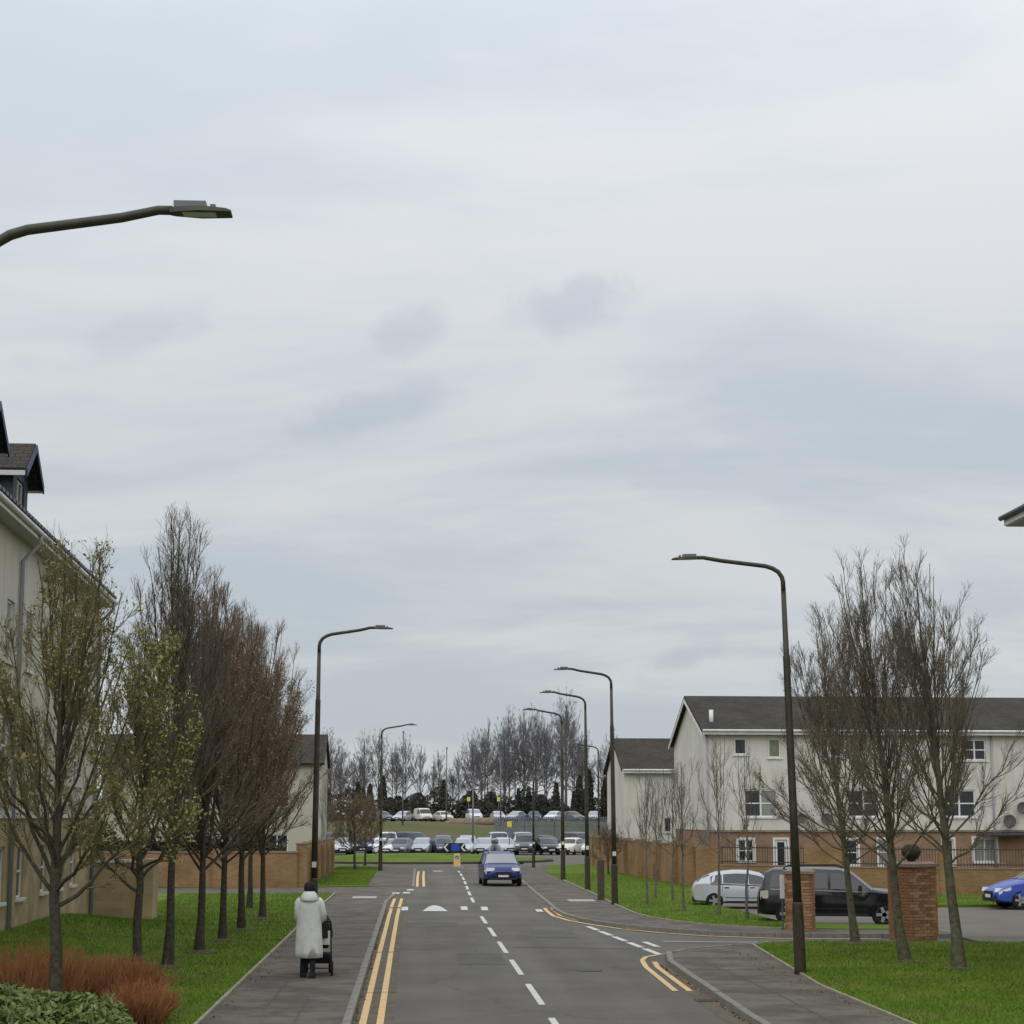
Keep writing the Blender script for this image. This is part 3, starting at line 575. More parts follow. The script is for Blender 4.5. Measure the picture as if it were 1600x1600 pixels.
def tree_mesh(seed, H, h0, r0, rc, nl=26, n2=9, n3=6, n4=3, wide=.85, bark='bark', twig='twig_brown', tr=1.0, leaves=None, droop=0., lean=(0, 0), round_=.45, lsize=.05, low=.62, limb=.34, t2=.2):
    rs = np.random.RandomState(seed); tk, cr = NP(), NP()
    # leader
    K = 10; t = np.linspace(0, 1, K); hl = H * .82
    lead = np.stack([lean[0] * t + np.cumsum(rs.normal(0, .02, K)), lean[1] * t + np.cumsum(rs.normal(0, .02, K)), t * hl - .05], 1); lead[0, :2] = 0
    rad = r0 * (1 - .82 * t ** .8); rad[0] *= 1.35; rad[1] *= 1.02
    V, F = tubes_np(lead[None], rad[None], 9); tk.add(V, F)
    # limbs
    i = np.arange(nl); u = (i + .5) / nl
    zs = h0 + (low * H - h0) * u ** 1.15 + rs.uniform(-.12, .12, nl)
    rho = np.clip(1.05 - .85 * u + rs.normal(0, .14, nl), .12, 1.05)
    az = i * 2.39996 + rs.uniform(-.4, .4, nl)
    ze = np.minimum(H * (1 - round_ * rho ** 2) + rs.normal(0, .25, nl), H * 1.01); ze = np.maximum(ze, zs + .8)
    f = np.clip(zs / hl, 0, .98) * (K - 1); i0 = f.astype(int); fr = (f - i0)[:, None]
    st = lead[i0] + (lead[np.minimum(i0 + 1, K - 1)] - lead[i0]) * fr
    topx = np.array([lean[0] * 1.15, lean[1] * 1.15])
    en = np.stack([topx[0] * ze / H + rc * rho * np.cos(az), topx[1] * ze / H + rc * rho * np.sin(az), ze], 1)
    d = en - st
    p1 = st + np.stack([d[:, 0] * wide, d[:, 1] * wide, d[:, 2] * (.36 - droop)], 1)
    K1 = 8; L1 = bez(st, p1, en, K1); L1[:, 1:-1] += rs.normal(0, .03, (nl, K1 - 2, 3))
    q = np.linspace(0, 1, K1)[None]; rl = (r0 * limb * (1 - .55 * u))[:, None]; R1 = rl * (1 - q) + .007 * q
    V, F = tubes_np(L1, R1, 5); tk.add(V, F)
    # the leader's top branches like a limb
    top = lead[None, -4:]; topP = np.concatenate([top, (lead[-1] + np.array([lean[0] * .1, 0, H * .17]))[None, None]], 1)
    V, F = tubes_np(topP, np.array([[rad[-4], rad[-3], rad[-2], rad[-1], .006]]), 5); tk.add(V, F)
    L1 = np.concatenate([L1, bez(topP[:, 0], topP[:, 2], topP[:, -1], K1)]); R1 = np.concatenate([R1, np.linspace(rad[-4], .006, K1)[None]])
    P2, R2 = grow(rs, L1, R1, n2, t2, .97, .42, .42, .35, .55, 5, .0085 * tr); V, F = tubes_np(P2, R2, 4); cr.add(V, F)
    P3, R3 = grow(rs, P2, R2, n3, .15, .98, .45, .55, .28, .45, 4, .0057 * tr); V, F = tubes_np(P3, R3, 3); cr.add(V, F)
    if n4:
        P4, R4 = grow(rs, P3, R3, n4, .2, .98, .5, .55, .16, .35, 3, .0042 * tr); V, F = tubes_np(P4, R4, 3); cr.add(V, F)
    else: P4 = P3
    out = [tk.mesh('trunk', M[bark], True), cr.mesh('crown', M[twig])]
    if leaves:
        cnt, lo, hi, lmat = leaves
        C = P4[:, rs.randint(1, P4.shape[1], 1)[0]]; ok = (C[:, 2] > lo * H) & (C[:, 2] < hi * H); C = C[ok]
        C = C[rs.randint(0, len(C), cnt)] + rs.normal(0, .035, (cnt, 3))
        a = rs.normal(0, 1, (cnt, 3)); a /= np.linalg.norm(a, axis=1, keepdims=True); b = np.cross(a, rs.normal(0, 1, (cnt, 3))); b /= np.linalg.norm(b, axis=1, keepdims=True)
        s = rs.uniform(.6, 1.3, (cnt, 1)) * lsize
        V = np.stack([C - a * s, C + b * s * .5, C + a * s, C - b * s * .5], 1).reshape(-1, 3)
        out.append(npmesh('foliage', V, np.arange(4 * cnt).reshape(-1, 4), M[lmat]))
    return out
def tree(name, meshes, loc, rz, label, group=None, s=1.0, cat='tree', sz=None):
    o = empty(name, loc, rz); o.scale = (s, s, sz or s); tag(o, label, cat, group)
    for me, nm in zip(meshes, ('trunk', 'crown', 'foliage')):
        c = link(nm, me, o)
        if nm == 'foliage': c['kind'] = 'stuff'
    return o
T = {}
T['olive'] = tree_mesh(11, 6.9, 1.75, .11, 1.5, 28, 10, 6, 3, .6, 'bark', 'twig_olive', 1.05, (5200, .24, 1., 'leaf_olive'), round_=.5, lsize=.032)
T['leafy'] = tree_mesh(12, 6.2, 1.6, .095, 1.25, 24, 9, 6, 3, .62, 'bark', 'twig_olive', 1.0, (5000, .25, 1., 'leaf_young'), round_=.55, lsize=.038)
T['tall'] = tree_mesh(13, 9.2, 2.1, .10, 1.35, 34, 11, 6, 3, .62, 'bark', 'twig_grey', 1.2, round_=.42)
T['hb1'] = tree_mesh(14, 8.2, 1.75, .10, 1.85, 38, 10, 6, 4, .6, 'bark', 'twig_brown', 1.15, (3600, .22, .85, 'leaf_bud'), t2=.08, round_=.42, lsize=.035)
T['hb2'] = tree_mesh(15, 8.3, 1.8, .095, 1.9, 38, 10, 6, 4, .6, 'bark', 'twig_brown', 1.15, (3600, .22, .85, 'leaf_bud'), t2=.08, round_=.45, lsize=.035)
T['r1'] = tree_mesh(16, 7.7, 1.9, .10, 1.85, 38, 9, 6, 4, .5, 'bark_moss', 'twig_grey', 1.05, (1600, .3, .8, 'leaf_bud'), limb=.22, round_=.5, lean=(-.5, 0), lsize=.03)
T['r2'] = tree_mesh(17, 8.4, 2.0, .115, 1.7, 38, 9, 6, 4, .5, 'bark_moss', 'twig_grey', 1.05, (1200, .3, .75, 'leaf_bud'), limb=.22, round_=.48, lean=(-.7, 0), lsize=.03)
T['r3'] = tree_mesh(18, 8.2, 2.1, .125, 1.8, 36, 9, 6, 4, .5, 'bark_moss', 'twig_grey', 1.05, limb=.22, round_=.5, lean=(-.6, 0))
T['sap'] = tree_mesh(19, 4.6, 1.5, .045, .75, 9, 5, 4, 2, .9, 'bark_pale', 'twig_pale', 1.1, round_=.45)
T['sap2'] = tree_mesh(20, 5.4, 1.7, .055, 1.0, 10, 5, 4, 2, .95, 'bark_pale', 'twig_pale', 1.1, round_=.5)
T['small'] = tree_mesh(21, 4.2, 1.1, .09, 1.7, 20, 9, 6, 3, .95, 'bark', 'twig_brown', 1.5, (2500, .25, .95, 'leaf_bud'), round_=.5, lsize=.04)
g1 = 'street trees along the left lawn'
tree('street_tree', T['olive'], (-5.0, 27.9, .12), .4, 'bare tree with olive buds rising from the red shrubs, nearest on the left', g1)
tree('street_tree', T['leafy'], (-4.9, 35.5, .12), 2.1, 'young tree with scattered yellow-green leaves, second in the left row', g1, 1.05)
tree('street_tree', T['tall'], (-4.87, 39.7, .12), 1.2, 'tallest bare tree of the left row, slender grey branches above the rest', g1)
tree('street_tree', T['hb1'], (-4.69, 43.8, .12), 0.3, 'dense brown twiggy tree on the lawn, fourth in the left row', g1)
tree('street_tree', T['hb2'], (-4.56, 47.8, .12), 3.3, 'dense brown twiggy tree on the lawn, fifth in the left row', g1)
tree('street_tree', T['hb1'], (-4.5, 52.4, .12), 4.4, 'dense brown twiggy tree on the lawn, sixth in the left row', g1, 1.02)
tree('street_tree', T['hb2'], (-4.37, 57.9, .12), 1.9, 'dense brown twiggy tree on the lawn nearest the lamp post, last of the left row', g1, 1.0)
tree('street_tree', T['hb1'], (-5.3, 64.5, .12), 5.4, 'slim trunked brown tree set back behind the left row', g1, .95)
g2 = 'three trees on the right corner lawn'
tree('street_tree', T['r1'], (10.52, 46.0, .11), .0, 'leftmost of the three bare trees on the corner lawn by the brick pier', g2)
tree('street_tree', T['r2'], (10.25, 40.3, .11), .0, 'middle one of the three bare trees on the right corner lawn', g2)
tree('street_tree', T['r3'], (10.85, 38.5, .11), .0, 'rightmost and tallest bare tree on the corner lawn, bark mottled', g2)
g3 = 'saplings on the right verge'
for i, (x, y, k, s, rz, lab) in enumerate([
        (8.02, 66.4, 'sap', 1.0, .3, 'thin bare sapling just right of the second lamp post on the verge'), (8.99, 71.9, 'sap', .95, 1.9, 'thin bare sapling farthest back on the verge near the wall'),
        (9.37, 69.8, 'sap2', .9, 3.0, 'thin bare sapling before the two-storey house on the verge'), (8.63, 61.7, 'sap', 1.05, 4.1, 'thin bare sapling in the middle of the verge left of the white car'),
        (9.42, 59.7, 'sap2', 1.0, .9, 'thin bare sapling standing in front of the white car'), (9.81, 56.9, 'sap2', .92, 2.3, 'pale-stemmed sapling between the white car and the black car')]):
    tree('sapling', T[k], (x, y, .12), rz, lab, g3, s)
g4 = 'trees by the far left wall'
tree('verge_tree', T['sap2'], (-3.9, 89.6, .12), .5, 'slim bare tree on the far left verge nearest the camera', g4, .85)
tree('verge_tree', T['small'], (-3.15, 109, .12), 1.5, 'low spreading brown tree at the end of the far left wall', g4, 1.02)
tree('verge_tree', T['small'], (-2.9, 121, .0), 3.9, 'low brown tree behind the far left lamp post by the roundabout', g4, .95)

M['soil'] = mat('bare_soil', (.075, .055, .036), .95, (.11, .085, .055), 7, bump=.8, bscale=30)
for k, (x, y) in enumerate([(-4.9, 35.5), (-4.87, 39.7), (-4.69, 43.8), (-4.56, 47.8), (-4.5, 52.4), (-4.37, 57.9), (10.52, 46.0), (10.25, 40.3), (10.85, 38.5)]):
    mb = MB(); rnd = random.Random(k); n_ = 18; rr = [(.34 + rnd.uniform(-.12, .14)) for _ in range(n_)]
    mb.v = [(x, y, .20)] + [(x + q * math.cos(2 * math.pi * i / n_), y + q * math.sin(2 * math.pi * i / n_) * 1.2, .128) for i, q in enumerate(rr)]
    mb.f = [(0, 1 + i, 1 + (i + 1) % n_) for i in range(n_)]
    tag(mb.build('soil_patch', M['soil'], smooth=True), kind='structure')
rs = np.random.RandomState(21); nl_ = 2600; lx, ly, lz = [], [], []
for _ in range(nl_):
    q = rs.uniform()
    if q < .30: lx.append(-.87 + abs(rs.normal(0, .045))); ly.append(rs.uniform(26, 76)); lz.append(.022)
    elif q < .45: lx.append(-3.02 + abs(rs.normal(0, .16))); ly.append(rs.uniform(26, 76)); lz.append(KZ + .012)
    elif q < .60: y_ = rs.uniform(26, 41); lx.append(5.12 + .012 * max(0, y_ - 30) - abs(rs.normal(0, .05))); ly.append(y_); lz.append(.022)
    elif q < .72: y_ = rs.uniform(28, 45); lx.append(7.22 + .02 * max(0, y_ - 33) - abs(rs.normal(0, .25))); ly.append(y_); lz.append(KZ + .012)
    elif q < .86: lx.append(rs.normal(-4.7, .8)); ly.append(rs.uniform(30, 62)); lz.append(.185)
    else: lx.append(rs.normal(10.4, .9)); ly.append(rs.uniform(33, 46)); lz.append(.18)
C = np.stack([lx, ly, lz], 1); a = rs.uniform(0, 6.28, nl_); sz_ = rs.uniform(.015, .036, (nl_, 1)); u_ = np.stack([np.cos(a), np.sin(a), rs.normal(0, .25, nl_)], 1) * sz_; v_ = np.stack([-np.sin(a), np.cos(a), rs.normal(0, .25, nl_)], 1) * sz_ * .6
tag(link('leaf_litter', npmesh('leaf_litter', np.stack([C - u_, C + v_, C + u_, C - v_], 1).reshape(-1, 3), np.arange(4 * nl_).reshape(-1, 4), mat('dead_leaf', (.16, .095, .045), .9, (.24, .16, .08), 3))), 'scattered small dead leaves along the kerbs, path edges and lawns', 'leaf litter', kind='stuff')

# ------------------------------------------------------------------ lamp posts
def lamp_post(loc, direction, label, s=1.0, lean=0., arm=2.0, H=8.0, plate=True):
    """direction +1: arm towards +X, -1 towards -X; a little lean to the left as the photograph shows"""
    o = empty('street_lamp', loc); o.scale = (s, s, s); o.rotation_euler = (0, lean, 0); tag(o, label, 'street lamp', 'street lamps along the road')
    g = direction
    b = MB(); b.lathe([(.125, -.05), (.118, .1), (.108, 1.2), (.108, 1.32), (.098, 1.36)], 14); b.build('base_section', M['lamp_base'], o, True)
    MB().box((0, -.108, .75), (.10, .02, .55)).build('access_door', M['lamp_base'], o)
    sh = MB(); sh.lathe([(.088, 1.34), (.078, 3.2), (.07, 6.02), (.072, 6.1), (.058, 6.14), (.05, 7.4)], 12); sh.build('shaft', M['lamp_steel'], o, True)
    pts = [(0, 0, 7.35), (0, 0, H - .42)]
    for a in (20, 45, 70): pts.append((g * .30 * (1 - math.cos(R(a))), 0, H - .42 + .30 * math.sin(R(a))))
    pts += [(g * .34, 0, H - .09), (g * (arm * .55), 0, H + .03), (g * (arm - .62), 0, H + .10), (g * (arm - .50), 0, H + .10)]
    MB().tube(pts, [.05, .048, .047, .046, .046, .045, .042, .04, .04], 10).build('arm', M['lamp_steel'], o, True)
    x0 = g * (arm - .52); L = MB()
    prof = [(0, .03), (.05, .036), (.26, .036), (.47, .022), (.52, .008)]
    rings = []
    for d, h in prof:
        w = .045 + .075 * smooth01(d / .12) * (1 - .45 * smooth01((d - .3) / .3)); x = x0 + g * d; zc = H + .10
        rings.append([(x, -w, zc - .03), (x, w, zc - .03), (x, w * .9, zc + h - .02), (x, -w * .9, zc + h - .02)] if g > 0 else [(x, w, zc - .03), (x, -w, zc - .03), (x, -w * .9, zc + h - .02), (x, w * .9, zc + h - .02)])
    L.loft(rings); ln = L.build('lantern', M['lamp_steel'], o)
    MB().box((x0 + g * .17, 0, H + .142), (.27, .12, .06)).build('driver_box', M['led_grey'], ln)
    MB().box((x0 + g * .36, 0, H + .135), (.045, .045, .04)).build('light_sensor', M['led_grey'], ln)
    MB().box((x0 + g * .25, 0, H + .067), (.28, .12, .008)).build('glass_panel', M['led_glass'], ln)
    if plate: MB().box((0, -.102, 1.72), (.12, .02, .15)).build('number_plate', M['plate'], o)
    return o
lamp_post((-3.62, 15.8, .12), 1, 'nearest lamp post, only its arm and lantern reaching in at the left', H=7.95, arm=2.05)
lamp_post((-2.62, 52.5, .10), 1, 'tall lamp post on the left path beyond the person with the pram', lean=R(.4), arm=2.0)
lamp_post((-1.75, 109.2, .10), 1, 'distant lamp post on the far left footway with its arm pointing right', arm=2.0)
lamp_post((7.48, 37.5, .10), -1, 'nearest right-hand lamp post, on the footway beside the corner lawn', lean=R(-1.3), arm=2.2, plate=False)
lamp_post((6.98, 67, .10), -1, 'second right-hand lamp post, before the two-storey house', lean=R(-.5), arm=2.0)
lamp_post((7.2, 79.8, .10), -1, 'third right-hand lamp post, on the verge edge', lean=R(-.4), arm=1.9)
lamp_post((7.22, 93, .10), -1, 'fourth right-hand lamp post, further along the footway', lean=R(-.3), arm=1.9)
lamp_post((7.2, 115.3, .10), -1, 'fifth and shorter right-hand lamp post, where the road meets the roundabout', s=.83)
lamp_post((12.6, 131, 0), -1, 'most distant lamp post, faint behind the third one beside the roundabout', s=.98)

# ------------------------------------------------------------------ facades with real openings
def facade(mb, o, u, n, W, z0, z1, holes, depth=.12):
    """wall rectangle from o along u (unit, xy), outward normal n; holes (u0,u1,z0,z1) get reveals"""
    us = sorted({0., W, *[h[0] for h in holes], *[h[1] for h in holes]}); zs = sorted({z0, z1, *[h[2] for h in holes], *[h[3] for h in holes]})
    P = lambda a, z, d=0.: (o[0] + u[0] * a - n[0] * d, o[1] + u[1] * a - n[1] * d, z)
    flip = (u[0] * n[1] - u[1] * n[0]) > 0
    def q(a, b, c, d): mb.quad(*((d, c, b, a) if flip else (a, b, c, d)))
    for i in range(len(us) - 1):
        for j in range(len(zs) - 1):
            cu, cz = (us[i] + us[i + 1]) / 2, (zs[j] + zs[j + 1]) / 2
            if any(h[0] < cu < h[1] and h[2] < cz < h[3] for h in holes): continue
            q(P(us[i], zs[j]), P(us[i + 1], zs[j]), P(us[i + 1], zs[j + 1]), P(us[i], zs[j + 1]))
    for a, b, c, d in holes:
        q(P(a, c), P(b, c), P(b, c, depth), P(a, c, depth)); q(P(b, d), P(a, d), P(a, d, depth), P(b, d, depth))
        q(P(b, c), P(b, d), P(b, d, depth), P(b, c, depth)); q(P(a, d), P(a, c), P(a, c, depth), P(a, d, depth))
def ob(mb, o, u, n, a0, a1, z0, z1, d0, d1):
    """box on a facade: along u a0..a1, height z0..z1, from d0 to d1 behind the face (negative = proud)"""
    P = lambda a, d, z: (o[0] + u[0] * a - n[0] * d, o[1] + u[1] * a - n[1] * d, z)
    vs = [P(a0, d0, z0), P(a1, d0, z0), P(a1, d1, z0), P(a0, d1, z0), P(a0, d0, z1), P(a1, d0, z1), P(a1, d1, z1), P(a0, d1, z1)]
    fs = [(3, 2, 1, 0), (4, 5, 6, 7), (0, 1, 5, 4), (1, 2, 6, 5), (2, 3, 7, 6), (3, 0, 4, 7)]
    if (u[0] * n[1] - u[1] * n[0]) > 0: fs = [f[::-1] for f in fs]
    mb.add(vs, fs)
def window(parent, o, u, n, h, cols=2, rows=2, panes=('pane',), fr=.055, sill=True, name='window', surround=None):
    a0, a1, z0, z1 = h; f = MB(); e = .002
    for (x0, x1, y0, y1) in ((a0, a0 + fr, z0, z1), (a1 - fr, a1, z0, z1), (a0 + fr, a1 - fr, z0, z0 + fr), (a0 + fr, a1 - fr, z1 - fr, z1)):
        ob(f, o, u, n, x0 + e, x1 - e, y0 + e, y1 - e, .055, .118)
    iw = (a1 - a0 - 2 * fr); ih = (z1 - z0 - 2 * fr)
    for c in range(1, cols): x = a0 + fr + iw * c / cols; ob(f, o, u, n, x - fr * .55, x + fr * .55, z0 + fr, z1 - fr, .058, .116)
    for r in range(1, rows):
        z = z0 + fr + ih * r / rows
        for c in range(cols):
            b0 = a0 + fr + iw * c / cols + (fr * .55 if c else 0) + e; b1 = a0 + fr + iw * (c + 1) / cols - (fr * .55 if c < cols - 1 else 0) - e
            ob(f, o, u, n, b0, b1, z - fr * .4, z + fr * .4, .062, .114)
    w = f.build(name, M['pvc'], parent)
    k = 0
    for c in range(cols):
        for r in range(rows):
            p = MB(); ob(p, o, u, n, a0 + fr * .6 + iw * c / cols, a0 + fr * 1.4 + iw * (c + 1) / cols, z0 + fr * .6 + ih * r / rows, z0 + fr * 1.4 + ih * (r + 1) / rows, .084 + .001 * r + .002 * c, .10 + .001 * r + .002 * c)
            p.build('pane', M[panes[(c) % len(panes)]], w); k += 1
    if sill:
        s = MB(); ob(s, o, u, n, a0 - .08, a1 + .08, z0 - .07, z0 - .003, -.07, .05); s.build('sill', M['fascia'], w)
    if surround:
        s = MB(); g = .11
        for (x0, x1, y0, y1) in ((a0 - g, a0 - .003, z0, z1 + g), (a1 + .003, a1 + g, z0, z1 + g), (a0 - .003, a1 + .003, z1 + .003, z1 + g)):
            ob(s, o, u, n, x0, x1, y0, y1, -.02, .03)
        s.build('surround', M[surround], w)
    return w

# ---- flats on the left: local frame, x towards the road, y away from the camera, origin at the far corner of the road front
flats = empty('apartment_building', (-9.4, 57.85, 0), R(2.0)); tag(flats, 'cream rendered block of flats with stone ground floor and gabled dormers on the left', 'building')
GB = 3.05; EZ = 9.65; LEN = 31.; DEP = 10.
WU, WN = (0., -1.), (1., 0.)      # facade runs towards the camera
cols_u = [3.9, 6.45, 9.1, 12.6, 15.2, 19, 22, 25.5]
h_up, h_gr = [], []
for i, a in enumerate(cols_u):
    w = .95
    h_gr.append((a - w / 2, a + w / 2, 1.25, 2.45))
    for zb in (3.95, 6.45): h_up.append((a - w / 2, a + w / 2, zb, zb + 1.35))
    h_up.append((a - w / 2, a + w / 2, 8.35, 9.3)) if False else None
mb = MB(); facade(mb, (0, 0), WU, WN, LEN, -.1, GB, h_gr); mb.quad((0, 0, -.1), (0, 0, GB), (-DEP, 0, GB), (-DEP, 0, -.1)); mb.build('stone_wall', M['stone'], flats)
mb = MB(); facade(mb, (.0, 0), WU, WN, LEN, GB + .16, EZ, h_up)
mb.quad((0, 0, GB), (0, 0, EZ), (-DEP, 0, EZ), (-DEP, 0, GB)); mb.quad((-DEP, -LEN, 0), (0, -LEN, 0), (0, -LEN, EZ), (-DEP, -LEN, EZ))
mb.quad((-DEP, 0, 0), (-DEP, 0, EZ), (-DEP, -LEN, EZ), (-DEP, -LEN, 0)); mb.add([(0, 0, EZ), (-DEP / 2, 0, EZ + 3.7), (-DEP, 0, EZ)], [(0, 1, 2)]); mb.build('rendered_wall', M['render'], flats)
mb = MB(); ob(mb, (0, 0), WU, WN, -.03, LEN, GB, GB + .16, -.05, .02); mb.build('band_course', M['fascia'], flats)
for h in h_gr: window(flats, (0, 0), WU, WN, h, 1, 2, ('pane',))
for k, h in enumerate(h_up): window(flats, (0, 0), WU, WN, h, 1, 2, ('pane', 'pane_curtain')[k % 2:k % 2 + 1])
# main roof, eaves 0.38 proud
sl = 3.7 / (DEP / 2)
mb = MB(); ov = .38
mb.extrude_y([(ov, EZ - ov * sl + .06), (-DEP / 2, EZ + 3.76), (-DEP - ov, EZ - ov * sl + .06), (-DEP - ov, EZ - ov * sl + .20), (-DEP / 2, EZ + 3.92), (ov, EZ - ov * sl + .20)][::-1], .25, -LEN - .25)
roof = mb.build('roof', M['tiles_v'], flats)
mb = MB(); mb.box((ov + .012, -LEN / 2, EZ - ov * sl + .02), (.024, LEN + .5, .20)); mb.build('fascia_board', M['fascia'], flats)
mb = MB(); mb.box((ov / 2 - .01, -LEN / 2, EZ - ov * sl - .06), (ov, LEN + .5, .03)); mb.build('soffit', M['soffit'], flats)
mb = MB(); mb.tube([(ov + .075, .28, EZ - ov * sl + .06), (ov + .075, -LEN - .28, EZ - ov * sl + .06)], .058, 8); mb.build('gutter', M['fascia'], flats, True)
mb = MB()
for k in range(70):       # tile ends showing above the gutter
    mb.box((ov + .03, -.1 - k * .42, EZ - ov * sl + .20), (.16, .30, .07))
mb.build('eaves_tiles', M['gutter'], flats)
for yy in (-.25, -14.3):
    p = MB(); p.tube([(ov + .075, yy, EZ - ov * sl + .03), (ov + .05, yy, EZ - .45), (.07, yy, EZ - .85), (.07, yy, .12)], .05, 8); p.build('downpipe', M['pipe'], flats, True)
mb = MB(); ob(mb, (0, 0), WU, WN, .02, .22, .0, 2.3, -.13, -.002); mb.build('corner_box_pipe', M['pipe'], flats)
def dormer(yc, w, zb, hw, hr, xf):
    """gabled dormer facing the road: front at local x = xf"""
    d = empty('dormer', (0, yc, 0)); d.parent = flats; h = w / 2; back = -3.2
    m_ = MB(); hole = (w / 2 - .52, w / 2 + .52, zb + .35, zb + hw - .12)
    facade(m_, (xf, h), (0, -1), (1, 0), w, zb, zb + hw, [hole])
    m_.add([(xf, h, zb + hw), (xf, -h, zb + hw), (xf, 0, zb + hw + hr)], [(0, 1, 2)]); m_.build('front_wall', M['slate'], d)
    window(d, (xf, h), (0, -1), (1, 0), hole, 2, 1, ('pane',), sill=True)
    m_ = MB(); m_.quad((xf, -h, zb), (back, -h, zb), (back, -h, zb + hw), (xf, -h, zb + hw)); m_.build('cheek', M['slate'], d)
    m_ = MB(); m_.quad((back, h, zb), (xf, h, zb), (xf, h, zb + hw), (back, h, zb + hw)); m_.build('cheek', M['slate'], d)
    o_ = .22; s_ = hr / h; m_ = MB()
    m_.extrude_x([(-h - o_, zb + hw - o_ * s_), (0, zb + hw + hr), (h + o_, zb + hw - o_ * s_), (h + o_, zb + hw - o_ * s_ + .12), (0, zb + hw + hr + .14), (-h - o_, zb + hw - o_ * s_ + .12)], back - .5, xf + .30)
    m_.build('dormer_roof', M['tiles'], d)
    for sgn in (-1, 1):
        m_ = MB(); e0 = (sgn * (h + o_ + .01), zb + hw - o_ * s_ - .08); ap = (0, zb + hw + hr - .06)
        pts = [e0, ap, (0, ap[1] + .17), (e0[0], e0[1] + .17)]
        if sgn < 0: pts = pts[::-1]
        m_.extrude_x(pts, xf + .305, xf + .345); m_.build('bargeboard', M['bargeboard'], d)
        m_ = MB(); m_.box(((back + xf) / 2 + .14, sgn * (h + o_ + .03), zb + hw - o_ * s_ + .0), (xf - back + .3, .05, .11)); m_.build('fascia_board', M['fascia'], d)
dormer(-14.0, 1.95, 9.45, 1.35, .62, -.10)
dormer(-18.75, 1.95, 9.45, 1.35, .62, -.10)
# low stone garden wall running from the flats' corner
gw = empty('garden_wall', (-9.36, 57.95, 0)); tag(gw, 'low buff stone garden wall with coping at the corner of the flats', 'wall')
mb = MB(); mb.box((.75, .1, .8), (1.5, .24, 1.9)); mb.build('stone_wall', M['stone'], gw)
mb = MB(); mb.box((.75, .1, 1.79), (1.6, .34, .08)); mb.build('coping', M['fascia'], gw)
mb = MB(); mb.box((1.65, .35, .85), (.28, 1.2, 2.0)); mb.build('end_pier', M['stone'], gw)

# ---- distant house on the left behind the trees
hl = empty('detached_house', (-11.0, 111, 0)); tag(hl, 'pale house with plain dark roof half hidden behind the left trees', 'house')
mb = MB(); holes = [(1.6, 2.6, 1.0, 2.1), (4.6, 5.9, 3.6, 4.8), (9.0, 10.2, 3.6, 4.8), (9.0, 10.2, 1.0, 2.1)]
facade(mb, (-6, -3.6), (1, 0), (0, -1), 12, -.1, 6.0, holes); mb.quad((6, -3.6, -.1), (6, 3.6, -.1), (6, 3.6, 6), (6, -3.6, 6)); mb.quad((-6, 3.6, -.1), (-6, -3.6, -.1), (-6, -3.6, 6), (-6, 3.6, 6)); mb.quad((6, 3.6, 0), (-6, 3.6, 0), (-6, 3.6, 6), (6, 3.6, 6))
mb.add([(6, -3.6, 6), (6, 3.6, 6), (6, 0, 7.55)], [(0, 1, 2)]); mb.build('wall', M['render_g'], hl)
for h in holes: window(hl, (-6, -3.6), (1, 0), (0, -1), h, 2, 1)
mb = MB(); mb.extrude_x([(-3.9, 5.87), (0, 7.56), (3.9, 5.87), (3.9, 6.0), (0, 7.72), (-3.9, 6.0)], -6.2, 6.15); mb.build('roof', M['tiles'], hl)

# ---- brick walls on the left: across behind the lawn, and along the far verge
wl_ = empty('brick_wall', (-4.9, 84.1, 0)); tag(wl_, 'brick boundary wall at the end of the left lawn, running on beside the far verge', 'wall')
mb = MB(); mb.box((-5.6, .0, .75), (11.2, .23, 1.6)); mb.build('wall_panel', M['brick_wall'], wl_)
mb = MB(); mb.box((-5.6, .0, 1.58), (11.25, .30, .07)); mb.build('coping', M['cap'], wl_)
mb = MB(); mb.add([(0, .1, -.05), (.22, .1, -.05), (.62, 21, -.05), (.40, 21, -.05), (0, .1, 1.75), (.22, .1, 1.75), (.62, 21, 1.75), (.40, 21, 1.75)], [(3, 2, 1, 0), (4, 5, 6, 7), (0, 1, 5, 4), (1, 2, 6, 5), (2, 3, 7, 6), (3, 0, 4, 7)]); mb.build('wall_panel', M['brick_wall'], wl_)
for k in range(6):
    MB().box((.12 + .072 * k + .05, .2 + 4.1 * k, .92), (.45, .45, 1.95)).build('pier', M['brick_wall'], wl_)
    MB().box((.12 + .072 * k + .05, .2 + 4.1 * k, 1.93), (.52, .52, .07)).build('pier_cap', M['cap'], wl_)
for k in (-3.4, -7.2): MB().box((k, -.02, .85), (.4, .4, 1.75)).build('pier', M['brick_wall'], wl_)

